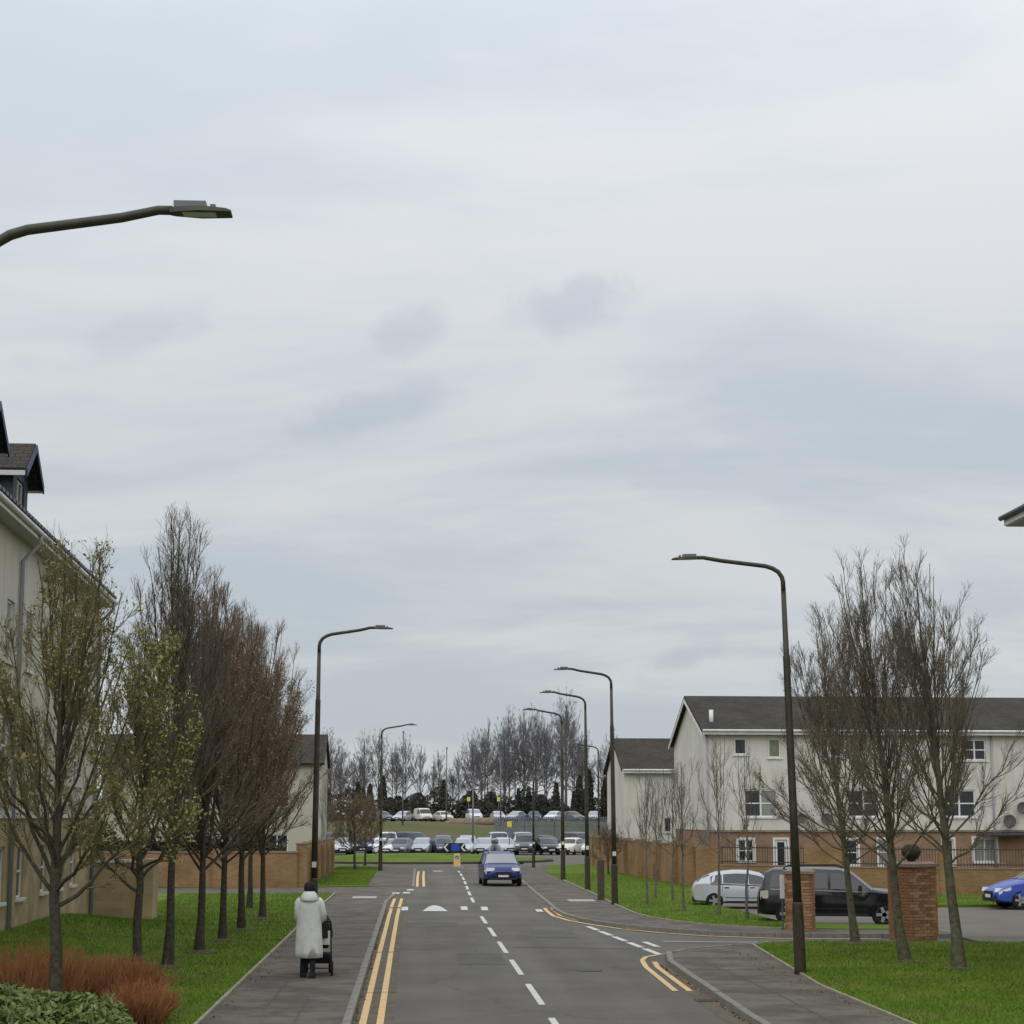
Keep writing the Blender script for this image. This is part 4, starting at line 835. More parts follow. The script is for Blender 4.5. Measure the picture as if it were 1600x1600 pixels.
rs = np.random.RandomState(91); ng = 5200; gx = rs.uniform(-11.5, -.6, ng); gh = 2.5 + .5 * np.sin(gx * 1.1) + .3 * np.sin(gx * 2.9 + 1)
gh_ = empty('garden_hedge', (-4.9, 85.6, .1)); tag(gh_, 'dull brown-green hedge showing above the left brick wall', 'hedge')
gc = np.stack([gx, rs.uniform(-.7, .7, ng), .3 + (gh - .3) * rs.uniform(.1, 1, ng) ** .7], 1); gn = rs.normal(0, 1, (ng, 3)); gn /= np.linalg.norm(gn, axis=1, keepdims=True); gt = np.cross(gn, rs.normal(0, 1, (ng, 3))); gt /= np.linalg.norm(gt, axis=1, keepdims=True); gs = rs.uniform(.07, .15, (ng, 1))
o_ = link('foliage', npmesh('foliage', np.stack([gc - gn * gs, gc + gt * gs * .5, gc + gn * gs, gc - gt * gs * .5], 1).reshape(-1, 3), np.arange(4 * ng).reshape(-1, 4), mat('hedge_dull', (.060, .058, .030), .9, (.095, .080, .044), 2)), gh_); o_['kind'] = 'stuff'
MB().box((-6, 0, .95), (10.4, .7, 1.9), 0, .9).build('shade_core', M['laurel_in'], gh_)  # dark filler box, painted shade behind the leaves
# ---- three-storey terrace on the right and the lower house beyond it
tb = empty('terraced_house', (14.5, 95, 0), R(2.2)); tag(tb, 'three-storey cream terrace with dark tiled roof and brick ground floor on the right', 'house')
TW = 34.; BZ = 2.42; TE = 7.25
FU, FN = (1., 0.), (0., -1.)
def pxu(px): return (px - 1104) * 95 / 3000.
gr = [(pxu(1152), pxu(1176), .9, 1.95), (pxu(1210), pxu(1229), .02, 1.95), (pxu(1322), pxu(1341), .7, 1.95), (pxu(1374), pxu(1394), .7, 1.95), (pxu(1478), pxu(1494), .7, 1.95), (pxu(1527), pxu(1563), .85, 2.0), (pxu(1620), pxu(1650), .85, 2.0)]
up = [(pxu(1162), pxu(1215), 3.05, 4.4), (pxu(1326), pxu(1378), 3.05, 4.4), (pxu(1480), pxu(1532), 3.05, 4.4), (pxu(1640), pxu(1692), 3.05, 4.4),
      (pxu(1148), pxu(1168), 6.1, 6.92), (pxu(1202), pxu(1222), 5.95, 6.92), (pxu(1300), pxu(1320), 6.0, 6.92), (pxu(1460), pxu(1480), 6.0, 6.9), (pxu(1515), pxu(1552), 5.85, 6.9), (pxu(1640), pxu(1676), 5.85, 6.9)]
mb = MB(); facade(mb, (0, 0), FU, FN, TW, -.1, BZ, gr); mb.quad((0, 9, -.1), (0, 0, -.1), (0, 0, BZ), (0, 9, BZ)); mb.build('brick_wall', M['brick_house'], tb)
mb = MB(); facade(mb, (0, -.04), FU, FN, TW, BZ, TE, up); mb.quad((-.04, 9, BZ), (-.04, -.04, BZ), (-.04, -.04, TE), (-.04, 9, TE - .35)); mb.add([(-.04, -.04, TE), (-.04, 4.4, 9.05), (-.04, 9, TE - .35)], [(2, 0, 1)])
mb.quad((0, 9, 0), (TW, 9, 0), (TW, 9, TE - .35), (0, 9, TE - .35)); mb.quad((TW, -.04, 0), (TW, -.04, TE), (TW, 9, TE), (TW, 9, 0)); mb.build('rendered_wall', M['render_w'], tb)
mb = MB(); ob(mb, (0, 0), FU, FN, -.1, TW, BZ - .1, BZ - .002, -.09, .0); mb.build('band_course', M['cap'], tb)
for k, h in enumerate(gr):
    if k == 1:
        window(tb, (0, 0), FU, FN, h, 1, 1, ('pane',), .12, False, 'door', 'fascia')
    else: window(tb, (0, 0), FU, FN, h, 2 if h[1] - h[0] > .7 else 1, 2, ('pane', 'pane_curtain')[k % 2:k % 2 + 1], surround='fascia')
for k, h in enumerate(up):
    wd = h[1] - h[0]
    window(tb, (0, -.04), FU, FN, h, 2 if wd > .9 else 1, 2 if k < 4 else 1 if wd < .9 else 2, ('pane', 'pane_curtain') if k == 0 else ('pane_green',) if k == 5 else ('pane',), .075)
mb = MB(); sy = (9.05 - TE) / 4.4
mb.extrude_x([(-.40, TE - .1), (4.4, 9.10), (9.3, TE - .45), (9.3, TE - .30), (4.4, 9.27), (-.40, TE + .06)], -.28, TW + .3); mb.build('roof', M['tiles'], tb)
mb = MB(); mb.box((TW / 2, -.415, TE - .06), (TW + .5, .03, .22)); mb.build('fascia_board', M['fascia'], tb)
mb = MB(); mb.tube([(-.25, -.49, TE + .02), (TW, -.49, TE + .02)], .06, 8); mb.build('gutter', M['fascia'], tb, True)
mb = MB()
for a, b in (((-.40, TE - .1), (4.4, 9.10)), ((4.4, 9.10), (9.3, TE - .45))):
    mb.extrude_x([(a[0], a[1] - .17), (b[0], b[1] - .17), (b[0], b[1] - .004), (a[0], a[1] - .004)], -.31, -.27)
mb.build('bargeboard', M['fascia'], tb)
mb = MB(); mb.tube([(.42, .75, 7.55), (.42, .75, 8.35)], .11, 10); mb.build('vent_pipe', M['pvc'], tb, True)
mb = MB(); mb.tube([(-.0, -.10, TE - .2), (-.0, -.10, .1)], .05, 8); mb.build('downpipe', M['pipe'], tb, True)
mb = MB(); mb.tube([(14.45, -.10, TE - .2), (14.45, -.10, .1)], .05, 8); mb.build('downpipe', M['pipe'], tb, True)
for (px, z, r) in ((1582, 2.85, .33), (1250, 3.0, .24), (1290, 2.95, .30), (1604, 3.5, .3)):
    m_ = MB(); m_.lathe([(.012, .085), (r * .4, .075), (r * .8, .035), (r, 0), (r * 1.01, .012), (r * .8, .05), (r * .4, .092), (.012, .102)], 20, (pxu(px), -.42, z), 'Y'); d_ = m_.build('satellite_dish', M['dish'], tb, True)
    MB().tube([(pxu(px), -.33, z), (pxu(px), -.05, z - .1)], .02, 6).build('bracket', M['dish'], d_)
    MB().tube([(pxu(px), -.41, z - r * .9), (pxu(px), -.72, z - r * .2), (pxu(px), -.74, z - r * .1)], [.012, .012, .03], 6).build('receiver_arm', M['dish'], d_)
mb = MB(); mb.box((pxu(1575), -.45, 2.22), (2.6, .9, .1)); mb.build('porch_canopy', M['slate'], tb)
ha = empty('terraced_house', (12.1, 110.5, 0), R(2.2)); tag(ha, 'lower two-storey cream house left of the three-storey terrace', 'house')
AW = 5.4; AE = 5.72
ah = [(3.65, 3.95, 4.4, 5.1), (2.3, 2.7, 2.2, 3.0), (3.7, 4.1, 2.1, 3.0)]
mb = MB(); facade(mb, (0, 0), FU, FN, AW, -.1, AE, ah); mb.quad((0, 7, -.1), (0, 0, -.1), (0, 0, AE), (0, 7, AE)); mb.add([(0, 0, AE), (0, 3.5, 7.45), (0, 7, AE)], [(2, 0, 1)]); mb.quad((0, 7, 0), (AW, 7, 0), (AW, 7, AE), (0, 7, AE)); mb.build('rendered_wall', M['render_w'], ha)
for h in ah: window(ha, (0, 0), FU, FN, h, 1, 1, ('pane',), .04)
mb = MB(); mb.extrude_x([(-.35, AE - .12), (3.5, 7.5), (7.35, AE - .12), (7.35, AE + .03), (3.5, 7.66), (-.35, AE + .03)], -.2, AW); mb.build('roof', M['tiles'], ha)
mb = MB(); mb.box((AW / 2, -.37, AE - .09), (AW + .3, .03, .2)); mb.build('fascia_board', M['fascia'], ha)
mb = MB(); mb.tube([(-.1, -.42, AE - .02), (AW, -.42, AE - .02)], .055, 8); mb.build('gutter', M['fascia'], ha, True)
# ---- flats at the right edge: only the eaves corner reaches into the picture
fr = empty('apartment_building', (13.62, 41.0, 0)); tag(fr, 'building at the right edge whose dark eaves corner juts into the sky', 'building')
mb = MB(); mb.add([(0, 0, -.1), (0, -22, -.1), (12, -22, -.1), (12, 0, -.1), (0, 0, 9.5), (0, -22, 9.5), (12, -22, 9.5), (12, 0, 9.5)], [(0, 1, 5, 4), (1, 2, 6, 5), (2, 3, 7, 6), (3, 0, 4, 7)]); mb.build('rendered_wall', M['render'], fr)
mb = MB(); mb.extrude_y([(-.55, 9.56), (6, 13.0), (12.5, 9.56), (12.5, 9.72), (6, 13.2), (-.55, 9.72)], .5, -22.4); mb.build('roof', M['tiles_v'], fr)
mb = MB(); mb.box((-.56, -11, 9.55), (.03, 22.9, .20)); mb.build('fascia_board', M['fascia'], fr)
mb = MB(); mb.box((-.28, -11, 9.44), (.54, 22.8, .03)); mb.build('soffit', M['soffit'], fr)
mb = MB(); mb.tube([(-.63, .5, 9.62), (-.63, -22, 9.62)], .06, 8); mb.build('gutter', M['gutter'], fr, True)

# ---- boundary wall in front of the terrace, brick with railings
bw = empty('brick_wall', (12.1, 82.3, 0)); tag(bw, 'brick boundary wall with piers and railings before the cream terrace', 'wall')
def wallseg(a, b, z1, name='wall_panel', th=.23, m='brick_wall', z0=-.05):
    a, b = Vector(a), Vector(b); c = (a + b) / 2; L = (b - a).length; an = math.atan2(b.y - a.y, b.x - a.x)
    mb = MB(); mb.box((0, 0, (z0 + z1) / 2), (L, th, z1 - z0)); o = mb.build(name, M[m], bw); o.location = (c.x, c.y, 0); o.rotation_euler = (0, 0, an); return o, L
A_, B_, C_ = Vector((0, 0)), Vector((8.6, -7.3)), Vector((30, -7.7))
for p, q in (((-.9, 42), (-.85, 18.3)), ((-.85, 18.3), (-.1, 5.2)), ((-.1, 5.2), (0, 0))):
    wallseg(p, q, 1.82); wallseg(p, q, 1.9, 'coping', .3, 'cap', 1.822)
for k in range(10):
    t = k / 9; y_ = .3 + t * 41; x_ = -.1 - .75 * smooth01(y_ / 18)
    MB().box((x_ - .02, y_, .95), (.44, .44, 2.05)).build('pier', M['brick_wall'], bw)
d = (B_ - A_).normalized(); Ltot = (B_ - A_).length
def railing(a, b):
    a, b = Vector(a), Vector(b); L = (b - a).length; an = math.atan2(b.y - a.y, b.x - a.x)
    wallseg(a, b, 1.05); wallseg(a, b, 1.10, 'coping', .28, 'cap', 1.052)
    mb = MB()
    for z in (1.22, 1.80): mb.box((L / 2, 0, z), (L, .035, .045))
    n = int(L / .12)
    for i in range(n): mb.box((.06 + i * .12, 0, 1.5), (.018, .018, .78))
    r = mb.build('railing', M['rail'], bw); r.location = (a.x, a.y, 0); r.rotation_euler = (0, 0, an); r['kind'] = 'stuff'
wallseg(A_, A_ + d * 1.2, 1.82)
railing(A_ + d * 1.2, A_ + d * 5.2)
wallseg(A_ + d * 5.2, A_ + d * 6.9, 1.86); 
railing(A_ + d * 6.9, B_)
e = (C_ - B_).normalized()
for k in range(5): railing(B_ + e * (k * 4.3), B_ + e * (k * 4.3 + 4.3))
for k in range(6):
    p = B_ + e * (k * 4.3); MB().box((p.x, p.y, .98), (.42, .42, 2.02)).build('pier', M['brick_wall'], bw)

# ---- two free-standing brick piers at the car park entrance, brick by brick
def pier(loc, rz, w, H, label, ball=False):
    o = empty('brick_pier', loc, rz); tag(o, label, 'brick pier', 'brick piers at the car park entrance')
    MB().box((0, 0, H / 2 - .05), (w - .03, w - .03, H)).build('mortar_core', M['mortar'], o)
    rnd = random.Random(int(w * 100)); n = max(3, round(w / .225)); bl = w / n
    full = [MB().box((0, 0, 0), (bl - .011, .1, .065)).mesh('brick', m) for m in M['bricks']]
    nc = int(H / .078); rest = MB(); cnt = 0
    for c in range(nc):
        z = .04 + c * .078
        for s in range(4):
            an = s * math.pi / 2; off = (bl / 2) * (c % 2)
            for k in range(n):
                u_ = -w / 2 + bl * (k + .5) + (off - bl / 4 if True else 0)
                if abs(u_) > w / 2 - bl * .3: u_ = math.copysign(w / 2 - bl / 2 + .001, u_)
                pr = w / 2 - .05 + rnd.uniform(0, .004) + (.002 if s % 2 else 0)
                x, y = u_ * math.cos(an) + pr * math.sin(an), u_ * math.sin(an) - pr * math.cos(an)
                if s in (0, 3, 1) and cnt < 290 and not (s == 1 and rz < .3) and not (s == 3 and rz > .3):
                    link('brick', rnd.choice(full), o, (x, y, z + .0325), an); cnt += 1
                else: rest.box((x, y, z + .0325), (bl - .011, .1, .065), an)
    r = rest.build('rear_bricks', M['bricks'][0], o); r['kind'] = 'stuff'
    mb = MB(); mb.box((0, 0, H + .04), (w + .10, w + .10, .08)); mb.box((0, 0, H + .10), (w + .02, w + .02, .05), 0, .8); mb.build('cap_stone', M['cap'], o)
    if ball:
        mb = MB(); mb.lathe([(.10, -.02), (.08, .03), (.16, .08), (.225, .17), (.24, .25), (.215, .34), (.15, .41), (.05, .44)], 20, (0, 0, H + .12)); mb.build('ball_finial', M['finial'], o, True)
    return o
pier((10.38, 51.9, .05), R(-18), .72, 1.52, 'shorter brick pier between the black car and the lamp post')
pier((12.5, 48.3, .05), R(28), .86, 1.80, 'taller brick pier with dark ball on top, beside the corner lawn trees', True)
sg = empty('notice_plate', (9.93, 52.0, .05)); tag(sg, 'white upright notice plate at the left edge of the shorter brick pier', 'sign')
MB().box((0, 0, 1.18), (.13, .02, .62)).build('plate', M['sign_white'], sg); MB().box((0, .03, .75), (.04, .03, 1.5)).build('post', M['galv'], sg)
mb = MB(); mb.box((0, 0, .68), (.24, .24, 1.45)); mb.box((0, 0, 1.43), (.22, .22, .06), 0, .5); mb.box((0, 0, 1.1), (.25, .25, .04)); po = mb.build('timber_post', M['post_wood']); po.location = (6.85, 70.6, .1); tag(po, 'stout dark timber post beside the second right-hand lamp post', 'post')

# ------------------------------------------------------------------ hedge and red shrubs, bottom left
def leaf_cloud(rs, C, s, nrm=None):
    n = len(C); a = rs.normal(0, 1, (n, 3)); a /= np.linalg.norm(a, axis=1, keepdims=True)
    if nrm is not None:
        nn = nrm + rs.normal(0, .85, (n, 3)); nn /= np.linalg.norm(nn, axis=1, keepdims=True); a -= nn * (a * nn).sum(1, keepdims=True); a /= np.linalg.norm(a, axis=1, keepdims=True); b = np.cross(nn, a)
    else:
        b = np.cross(a, rs.normal(0, 1, (n, 3))); b /= np.linalg.norm(b, axis=1, keepdims=True); nn = np.cross(a, b)
    s = s[:, None]
    V = np.stack([C - a * s, C - a * s * .1 + b * s * .42, C + a * s, C - a * s * .1 - b * s * .42, C + nn * s * .16], 1).reshape(-1, 3)
    i = np.arange(n)[:, None] * 5; F = np.concatenate([i + np.array([[0, 1, 4]]), i + np.array([[1, 2, 4]]), i + np.array([[2, 3, 4]]), i + np.array([[3, 0, 4]])], 0)
    return V, F
rs = np.random.RandomState(8)
hd = empty('hedge', (-6.2, 26.6, .1)); tag(hd, 'glossy dark green laurel hedge at the bottom left corner', 'hedge')
nh = 14000; hx = rs.uniform(-3.2, 2.35, nh); hy = rs.uniform(-1.5, 1.4, nh)
lump = .15 * np.sin(hx * 2.3 + 1) + .13 * np.sin(hy * 3.1 + hx * 1.3) + .08 * np.sin(hx * 5.1 + hy * 4.)
edge = np.minimum(1, np.maximum(0, (2.35 - hx) / .35)) ** .5 * np.minimum(1, np.maximum(0, (1.45 - np.abs(hy)) / .3)) ** .5
hz = (.56 + lump) * edge; low = rs.uniform(0, 1, nh) < .35; hz = np.where(low, hz * rs.uniform(.3, 1, nh), hz + rs.normal(0, .035, nh))
V, F = leaf_cloud(rs, np.stack([hx, hy, hz], 1), rs.uniform(.045, .085, nh), np.array([[0, -.35, .9]]))
fo = link('foliage', npmesh('foliage', V, F, M['laurel']), hd); fo['kind'] = 'stuff'
mb = MB(); mb.box((-.5, .1, .14), (5.0, 2.1, .36), 0, .9); mb.build('shade_core', M['laurel_in'], hd)  # filler box, its dark colour gives the shaded gaps in the hedge
def red_shrub(loc, rx, ry, h, n, seed, label):
    rs = np.random.RandomState(seed); o = empty('red_stemmed_shrub', loc); tag(o, label, 'shrub', 'red-stemmed shrubs behind the hedge')
    a = rs.uniform(0, 2 * np.pi, n); q = np.sqrt(rs.uniform(0, 1, n)); bx_, by_ = rx * .75 * q * np.cos(a), ry * .75 * q * np.sin(a)
    hh = h * (1 - .35 * q ** 2) * rs.uniform(.65, 1.12, n)
    p0 = np.stack([bx_, by_, np.zeros(n)], 1); d_ = np.stack([bx_ * .35 + rs.normal(0, .10, n), by_ * .35 + rs.normal(0, .10, n), hh], 1)
    P = bez(p0, p0 + d_ * np.array([[.3, .3, .55]]), p0 + d_, 4); q4 = np.linspace(1, .45, 4)[None]
    N_ = NP(); Rr = rs.uniform(.006, .010, n)[:, None] * q4; V, F = tubes_np(P, Rr, 3); N_.add(V, F)
    P2, R2 = grow(rs, P, Rr, 4, .3, .95, .5, .4, .18, .6, 3, .0042); V, F = tubes_np(P2, R2, 3); N_.add(V, F)
    s_ = link('stems', N_.mesh('stems', M['dogwood']), o); s_['kind'] = 'stuff'
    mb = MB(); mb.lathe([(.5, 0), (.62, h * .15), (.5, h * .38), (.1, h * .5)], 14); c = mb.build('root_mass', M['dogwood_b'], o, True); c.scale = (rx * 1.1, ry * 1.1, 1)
    return o
for k, (x, y, rx, ry, h, lab) in enumerate([(-7.1, 30.2, 1.0, .9, .95, 'red-stemmed bare shrub at the left edge behind the hedge'), (-5.6, 30.0, 1.0, .9, 1.08, 'red-stemmed bare shrub around the nearest tree trunk'), (-4.5, 30.6, .8, .9, .86, 'red-stemmed bare shrub at the lawn end behind the hedge'), (-3.95, 29.0, .5, .9, .55, 'low rusty red shrub spilling between hedge and path')]):
    red_shrub((x, y, .1), rx, ry, h, 620, 30 + k, lab)

# ------------------------------------------------------------------ cars
def interp(tab, x, j):
    """tab rows sorted by x"""
    if x <= tab[0][0]: return tab[0][j]
    for a, b in zip(tab, tab[1:]):
        if a[0] <= x <= b[0]: t = (x - a[0]) / (b[0] - a[0] + 1e-9); return a[j] + (b[j] - a[j]) * t
    return tab[-1][j]
# rows: x, z bottom, z belt, z top, half width at sill, half width at belt, half width of top
HATCH = [(-2.06, .42, .74, .80, .58, .62, .55), (-2.0, .30, .86, .93, .76, .76, .66), (-1.92, .26, .95, 1.03, .82, .82, .68), (-1.60, .24, .97, 1.25, .85, .85, .58), (-1.22, .22, .95, 1.40, .87, .86, .59), (-.55, .20, .92, 1.475, .88, .88, .62), (-.05, .20, .90, 1.46, .88, .88, .62), (.34, .20, .89, 1.37, .88, .88, .60), (1.08, .20, .88, .96, .88, .86, .78), (1.5, .20, .80, .88, .87, .83, .72), (1.85, .22, .68, .76, .82, .78, .64), (2.02, .26, .58, .64, .72, .70, .56), (2.08, .36, .52, .56, .56, .56, .46)]
SUV = [(-2.26, .46, .84, .92, .66, .70, .62), (-2.2, .36, 1.04, 1.12, .86, .85, .74), (-2.12, .34, 1.10, 1.22, .90, .88, .70), (-2.0, .33, 1.10, 1.63, .92, .90, .68), (-1.78, .32, 1.10, 1.74, .92, .91, .69), (-.8, .30, 1.08, 1.76, .93, .92, .70), (.05, .30, 1.06, 1.74, .93, .92, .70), (.38, .30, 1.05, 1.66, .93, .92, .68), (1.02, .30, 1.03, 1.13, .93, .91, .84), (1.6, .31, .98, 1.07, .92, .89, .80), (2.0, .33, .88, .98, .88, .85, .72), (2.18, .36, .74, .84, .80, .78, .66), (2.26, .45, .66, .72, .66, .66, .56)]
VAN = [(-2.2, .40, 1.0, 1.7, .80, .80, .72), (-2.1, .32, 1.05, 1.84, .86, .86, .76), (-1.0, .30, 1.05, 1.88, .88, .88, .78), (.3, .30, 1.02, 1.86, .88, .88, .77), (.75, .30, 1.0, 1.72, .88, .88, .74), (1.45, .30, .96, 1.08, .88, .86, .78), (1.9, .30, .86, .96, .85, .82, .70), (2.12, .34, .68, .76, .76, .74, .6), (2.18, .45, .6, .64, .6, .6, .5)]
def ring(r):
    x, zb, ze, zt, ws, wb, wt = r; zm = zb + (ze - zb) * .5; wm = max(ws, wb) * 1.012
    half = [(ws * .80, zb), (ws, zb + .07), (wm, zm), (wb, ze), (wt, zt - min(.05, (zt - ze) * .4)), (wt * .80, zt)]
    return [(x, -a, z) for a, z in half] + [(x, 0, zt + .012)] + [(x, a, z) for a, z in half[::-1]] + [(x, 0, zb)]
def car_body(tab, axles, rw):
    # densify the table so the curves read smooth
    T2 = []
    for a, b in zip(tab, tab[1:]):
        n = max(1, int((b[0] - a[0]) / .17)); T2 += [tuple(a[j] + (b[j] - a[j]) * k / n for j in range(7)) for k in range(n)]
    T2.append(tab[-1])
    mb = MB(); mb.loft([ring(r) for r in T2]); me = mb.mesh('body', None)
    o = bpy.data.objects.new('tmp', me); col.objects.link(o); cut = MB()
    for ax in axles:
        for s in (-1, 1): cut.lathe([(rw * 1.14, -.17), (rw * 1.14, .25)], 26, (ax, s * .84, rw), 'Y')
    cme = cut.mesh('cut', None); co = bpy.data.objects.new('tmpc', cme); col.objects.link(co)
    md = o.modifiers.new('b', 'BOOLEAN'); md.object = co; md.operation = 'DIFFERENCE'; md.solver = 'EXACT'
    dg = bpy.context.evaluated_depsgraph_get(); dg.update(); out = bpy.data.meshes.new_from_object(o.evaluated_get(dg))
    bpy.data.objects.remove(o); bpy.data.objects.remove(co); out.name = 'body'
    try: out.set_sharp_from_angle(angle=R(28))
    except Exception: pass
    out.polygons.foreach_set('use_smooth', [True] * len(out.polygons))
    return out
def wheel_meshes(rw, wid=.20):
    t = MB(); t.lathe([(rw * .66, -wid / 2), (rw * .93, -wid / 2), (rw, -wid * .36), (rw, wid * .36), (rw * .93, wid / 2), (rw * .66, wid / 2)], 28, axis='Y')
    r_ = MB(); r_.lathe([(rw * .67, wid * .40), (rw * .67, wid * .52), (rw * .58, wid * .52), (rw * .56, wid * .36), (.012, wid * .33)], 24, axis='Y')
    sp = MB()
    for k in range(5):
        a = k * 2 * math.pi / 5; c, s = math.cos(a), math.sin(a); px, pz = -s, c; L0, L1, h0, h1 = 0., rw * .63, rw * .15, rw * .11
        q = [(c * L0 + px * h0, s * L0 + pz * h0), (c * L1 + px * h1, s * L1 + pz * h1), (c * L1 - px * h1, s * L1 - pz * h1), (c * L0 - px * h0, s * L0 - pz * h0)]
        sp.add([(x, wid * .53, z) for x, z in q] + [(x, wid * .36, z) for x, z in q], [(0, 1, 2, 3), (0, 4, 5, 1), (1, 5, 6, 2), (2, 6, 7, 3), (3, 7, 4, 0)])
    return t.mesh('wheel', M['tyre'], False), r_.mesh('rim', M['rim_dark'], True), sp.mesh('spokes', M['rim'])
def side_pane(tab, x0, x1, s, lo=.10, hi=.86, n=6, off=.006):
    mb = MB(); P = []
    for i in range(n + 1):
        x = x0 + (x1 - x0) * i / n; r = [interp(tab, x, j) for j in range(7)]
        zt = r[3] - min(.05, (r[3] - r[2]) * .4)
        for f in (lo, hi): P.append((x, s * (r[5] + (r[6] - r[5]) * f + off), r[2] + (zt - r[2]) * f))
    fs = [(2 * i, 2 * i + 2, 2 * i + 3, 2 * i + 1) for i in range(n)]
    return mb.add(P, fs if s < 0 else [f[::-1] for f in fs])
def end_pane(tab, x0, x1, front=True, off=.008, k=.97):
    mb = MB(); P = []; n = 4
    for i in range(n + 1):
        x = x0 + (x1 - x0) * i / n; r = ring([interp(tab, x, j) for j in range(7)])
        for q in (4, 5, 6, 7, 8): P.append((r[q][0] + (off if front else -off), r[q][1] * k, r[q][2] + off))
    fs = [(5 * i + j, 5 * i + j + 1, 5 * i + j + 6, 5 * i + j + 5) for i in range(n) for j in range(4)]
    return mb.add(P, fs)
def patch(tab, x0, x1, f0, f1, s, off=.008):
    """lamp glass hugging the flank between sill and belt; f = 0 sill, 1 belt"""
    mb = MB(); P = []; n = 4
    for i in range(n + 1):
        x = x0 + (x1 - x0) * i / n; r = [interp(tab, x, j) for j in range(7)]
        for f in (f0, (f0 + f1) / 2, f1):
            w = r[4] + (r[5] - r[4]) * f; P.append((x, s * (w * 1.008 + off), r[1] + (r[2] - r[1]) * f))
    fs = [(3 * i + j, 3 * i + 3 + j, 3 * i + 4 + j, 3 * i + 1 + j) for i in range(n) for j in range(2)]
    return mb.add(P, fs if s < 0 else [f[::-1] for f in fs])
def make_car(kind, paintm, full=True, glass='carglass', tail='taillight'):
    tab, ax, rw = dict(hatch=(HATCH, (-1.28, 1.28), .315), suv=(SUV, (-1.36, 1.36), .37), van=(VAN, (-1.3, 1.42), .33))[kind]
    o = empty(dict(hatch='parked_car', suv='parked_car', van='parked_van')[kind]); xf, xr = tab[-1][0], tab[0][0]
    key = 'body' + kind
    if key not in CARM: CARM[key] = car_body(tab, ax, rw); CARM['w' + kind] = wheel_meshes(rw)
    bm_ = CARM[key].copy(); bm_.materials.clear(); bm_.materials.append(paintm); body = link('body', bm_, o)
    tw, rm, sp = CARM['w' + kind]
    for a in ax:
        for s in (-1, 1):
            w = link('wheel', tw, o, (a, s * (tab[5][4] - .10), rw), 0 if s > 0 else math.pi)
            r_ = link('rim', rm, w)
            if full: link('spokes', sp, w)
            else: r_.data = CARM.setdefault('rimfar' + kind, None) or rm
    wsx = dict(hatch=(.40, 1.04), suv=(.40, .98), van=(.78, 1.40))[kind]; rwx = dict(hatch=(-1.90, -1.45), suv=(-2.12, -1.96), van=(-2.19, -2.1))[kind]
    end_pane(tab, wsx[0], wsx[1]).build('windscreen', M[glass], o, True)
    if kind != 'van': end_pane(tab, rwx[0], rwx[1], False).build('rear_window', M['carglass'], o, True)
    sides = dict(hatch=((-1.42, -1.02), (-.97, -.12), (-.06, .84)), suv=((-1.86, -1.22), (-1.16, -.22), (-.14, .84)), van=((-.1, 1.2),))[kind]
    for s in (-1, 1):
        for (a, b) in sides: side_pane(tab, a, b, s).build('side_window', M['carglass'], o, True)
        hl_ = patch(tab, xf - .50, xf - .10, .62, .96, s); hl_.build('headlight', M['headlight'], o, True)
        zl = interp(tab, xf - .16, 2) + (.07 if kind == 'suv' else .0); m_ = MB(); m_.box((xf - .17, s * (interp(tab, xf - .16, 5) - .19), zl), (.30, .40 if kind == 'suv' else .34, .17 if kind != 'hatch' else .13), -s * .32, .8); m_.build('headlight_lens', M['headlight'], o)
        if full:
            patch(tab, xr + .04, xr + .34, .60, .96, s).build('tail_light', M[tail], o, True)
            for sx in {a for a, b in sides[1:]} | {sides[-1][1] + .02}: patch(tab, sx - .035, sx - .022, .12, 1.02, s, .004).build('door_seam', M['trim'], body)
            patch(tab, sides[0][0], sides[-1][1], .985, 1.03, s, .008).build('belt_trim', M['rim'] if kind == 'suv' else M['trim'], body)
            patch(tab, ax[0] + rw * 1.2, ax[1] - rw * 1.2, .30, .335, s, .006).build('rubbing_strip', M['trim'], body)
            m_ = MB(); m_.box((wsx[1] - .28, s * (tab[5][5] + .10), tab[5][2] + .09), (.10, .20, .14)); m_.build('wing_mirror', M['trim'] if kind == 'suv' else paintm, o)
            for hx in sides[1:]: MB().box((hx[0] + .12, s * (tab[5][5] + .012), tab[5][2] - .10), (.18, .03, .028)).build('door_handle', M['trim'], body)
            MB().box(((ax[0] + ax[1]) / 2, s * (tab[5][4] + .004), tab[5][1] + .06), (ax[1] - ax[0] - rw * 2.35, .03, .09)).build('sill_trim', M['trim'], o)
    for s, nm in ((1, 'front_bumper'), (-1, 'rear_bumper')):
        xe = xf if s > 0 else xr; m_ = MB(); m_.box((xe - s * .08, 0, tab[5][1] + .15), (.16, 1.34, .20)); m_.build(nm, M['trim'], o)
    m_ = MB(); m_.box((xf - .03, 0, interp(tab, xf - .1, 2) - .07), (.12, .74, .13)); m_.build('grille', M['trim'], o)
    m_ = MB(); m_.box((xf + .035, 0, tab[5][1] + .235), (.02, .5, .105)); m_.build('number_plate', M['plate_w'], o)
    if full:
        m_ = MB(); m_.box((xr - .03, 0, interp(tab, xr + .1, 2) - .22), (.02, .5, .105)); m_.build('number_plate', M['plate_y'], o)
        if kind == 'suv':
            for s in (-1, 1): MB().tube([(-1.5, s * .58, 1.73), (-1.4, s * .58, 1.80), (-.0, s * .58, 1.82), (.2, s * .58, 1.74)], .018, 6).build('roof_rail', M['trim'], o)
    return o
CARM = {}
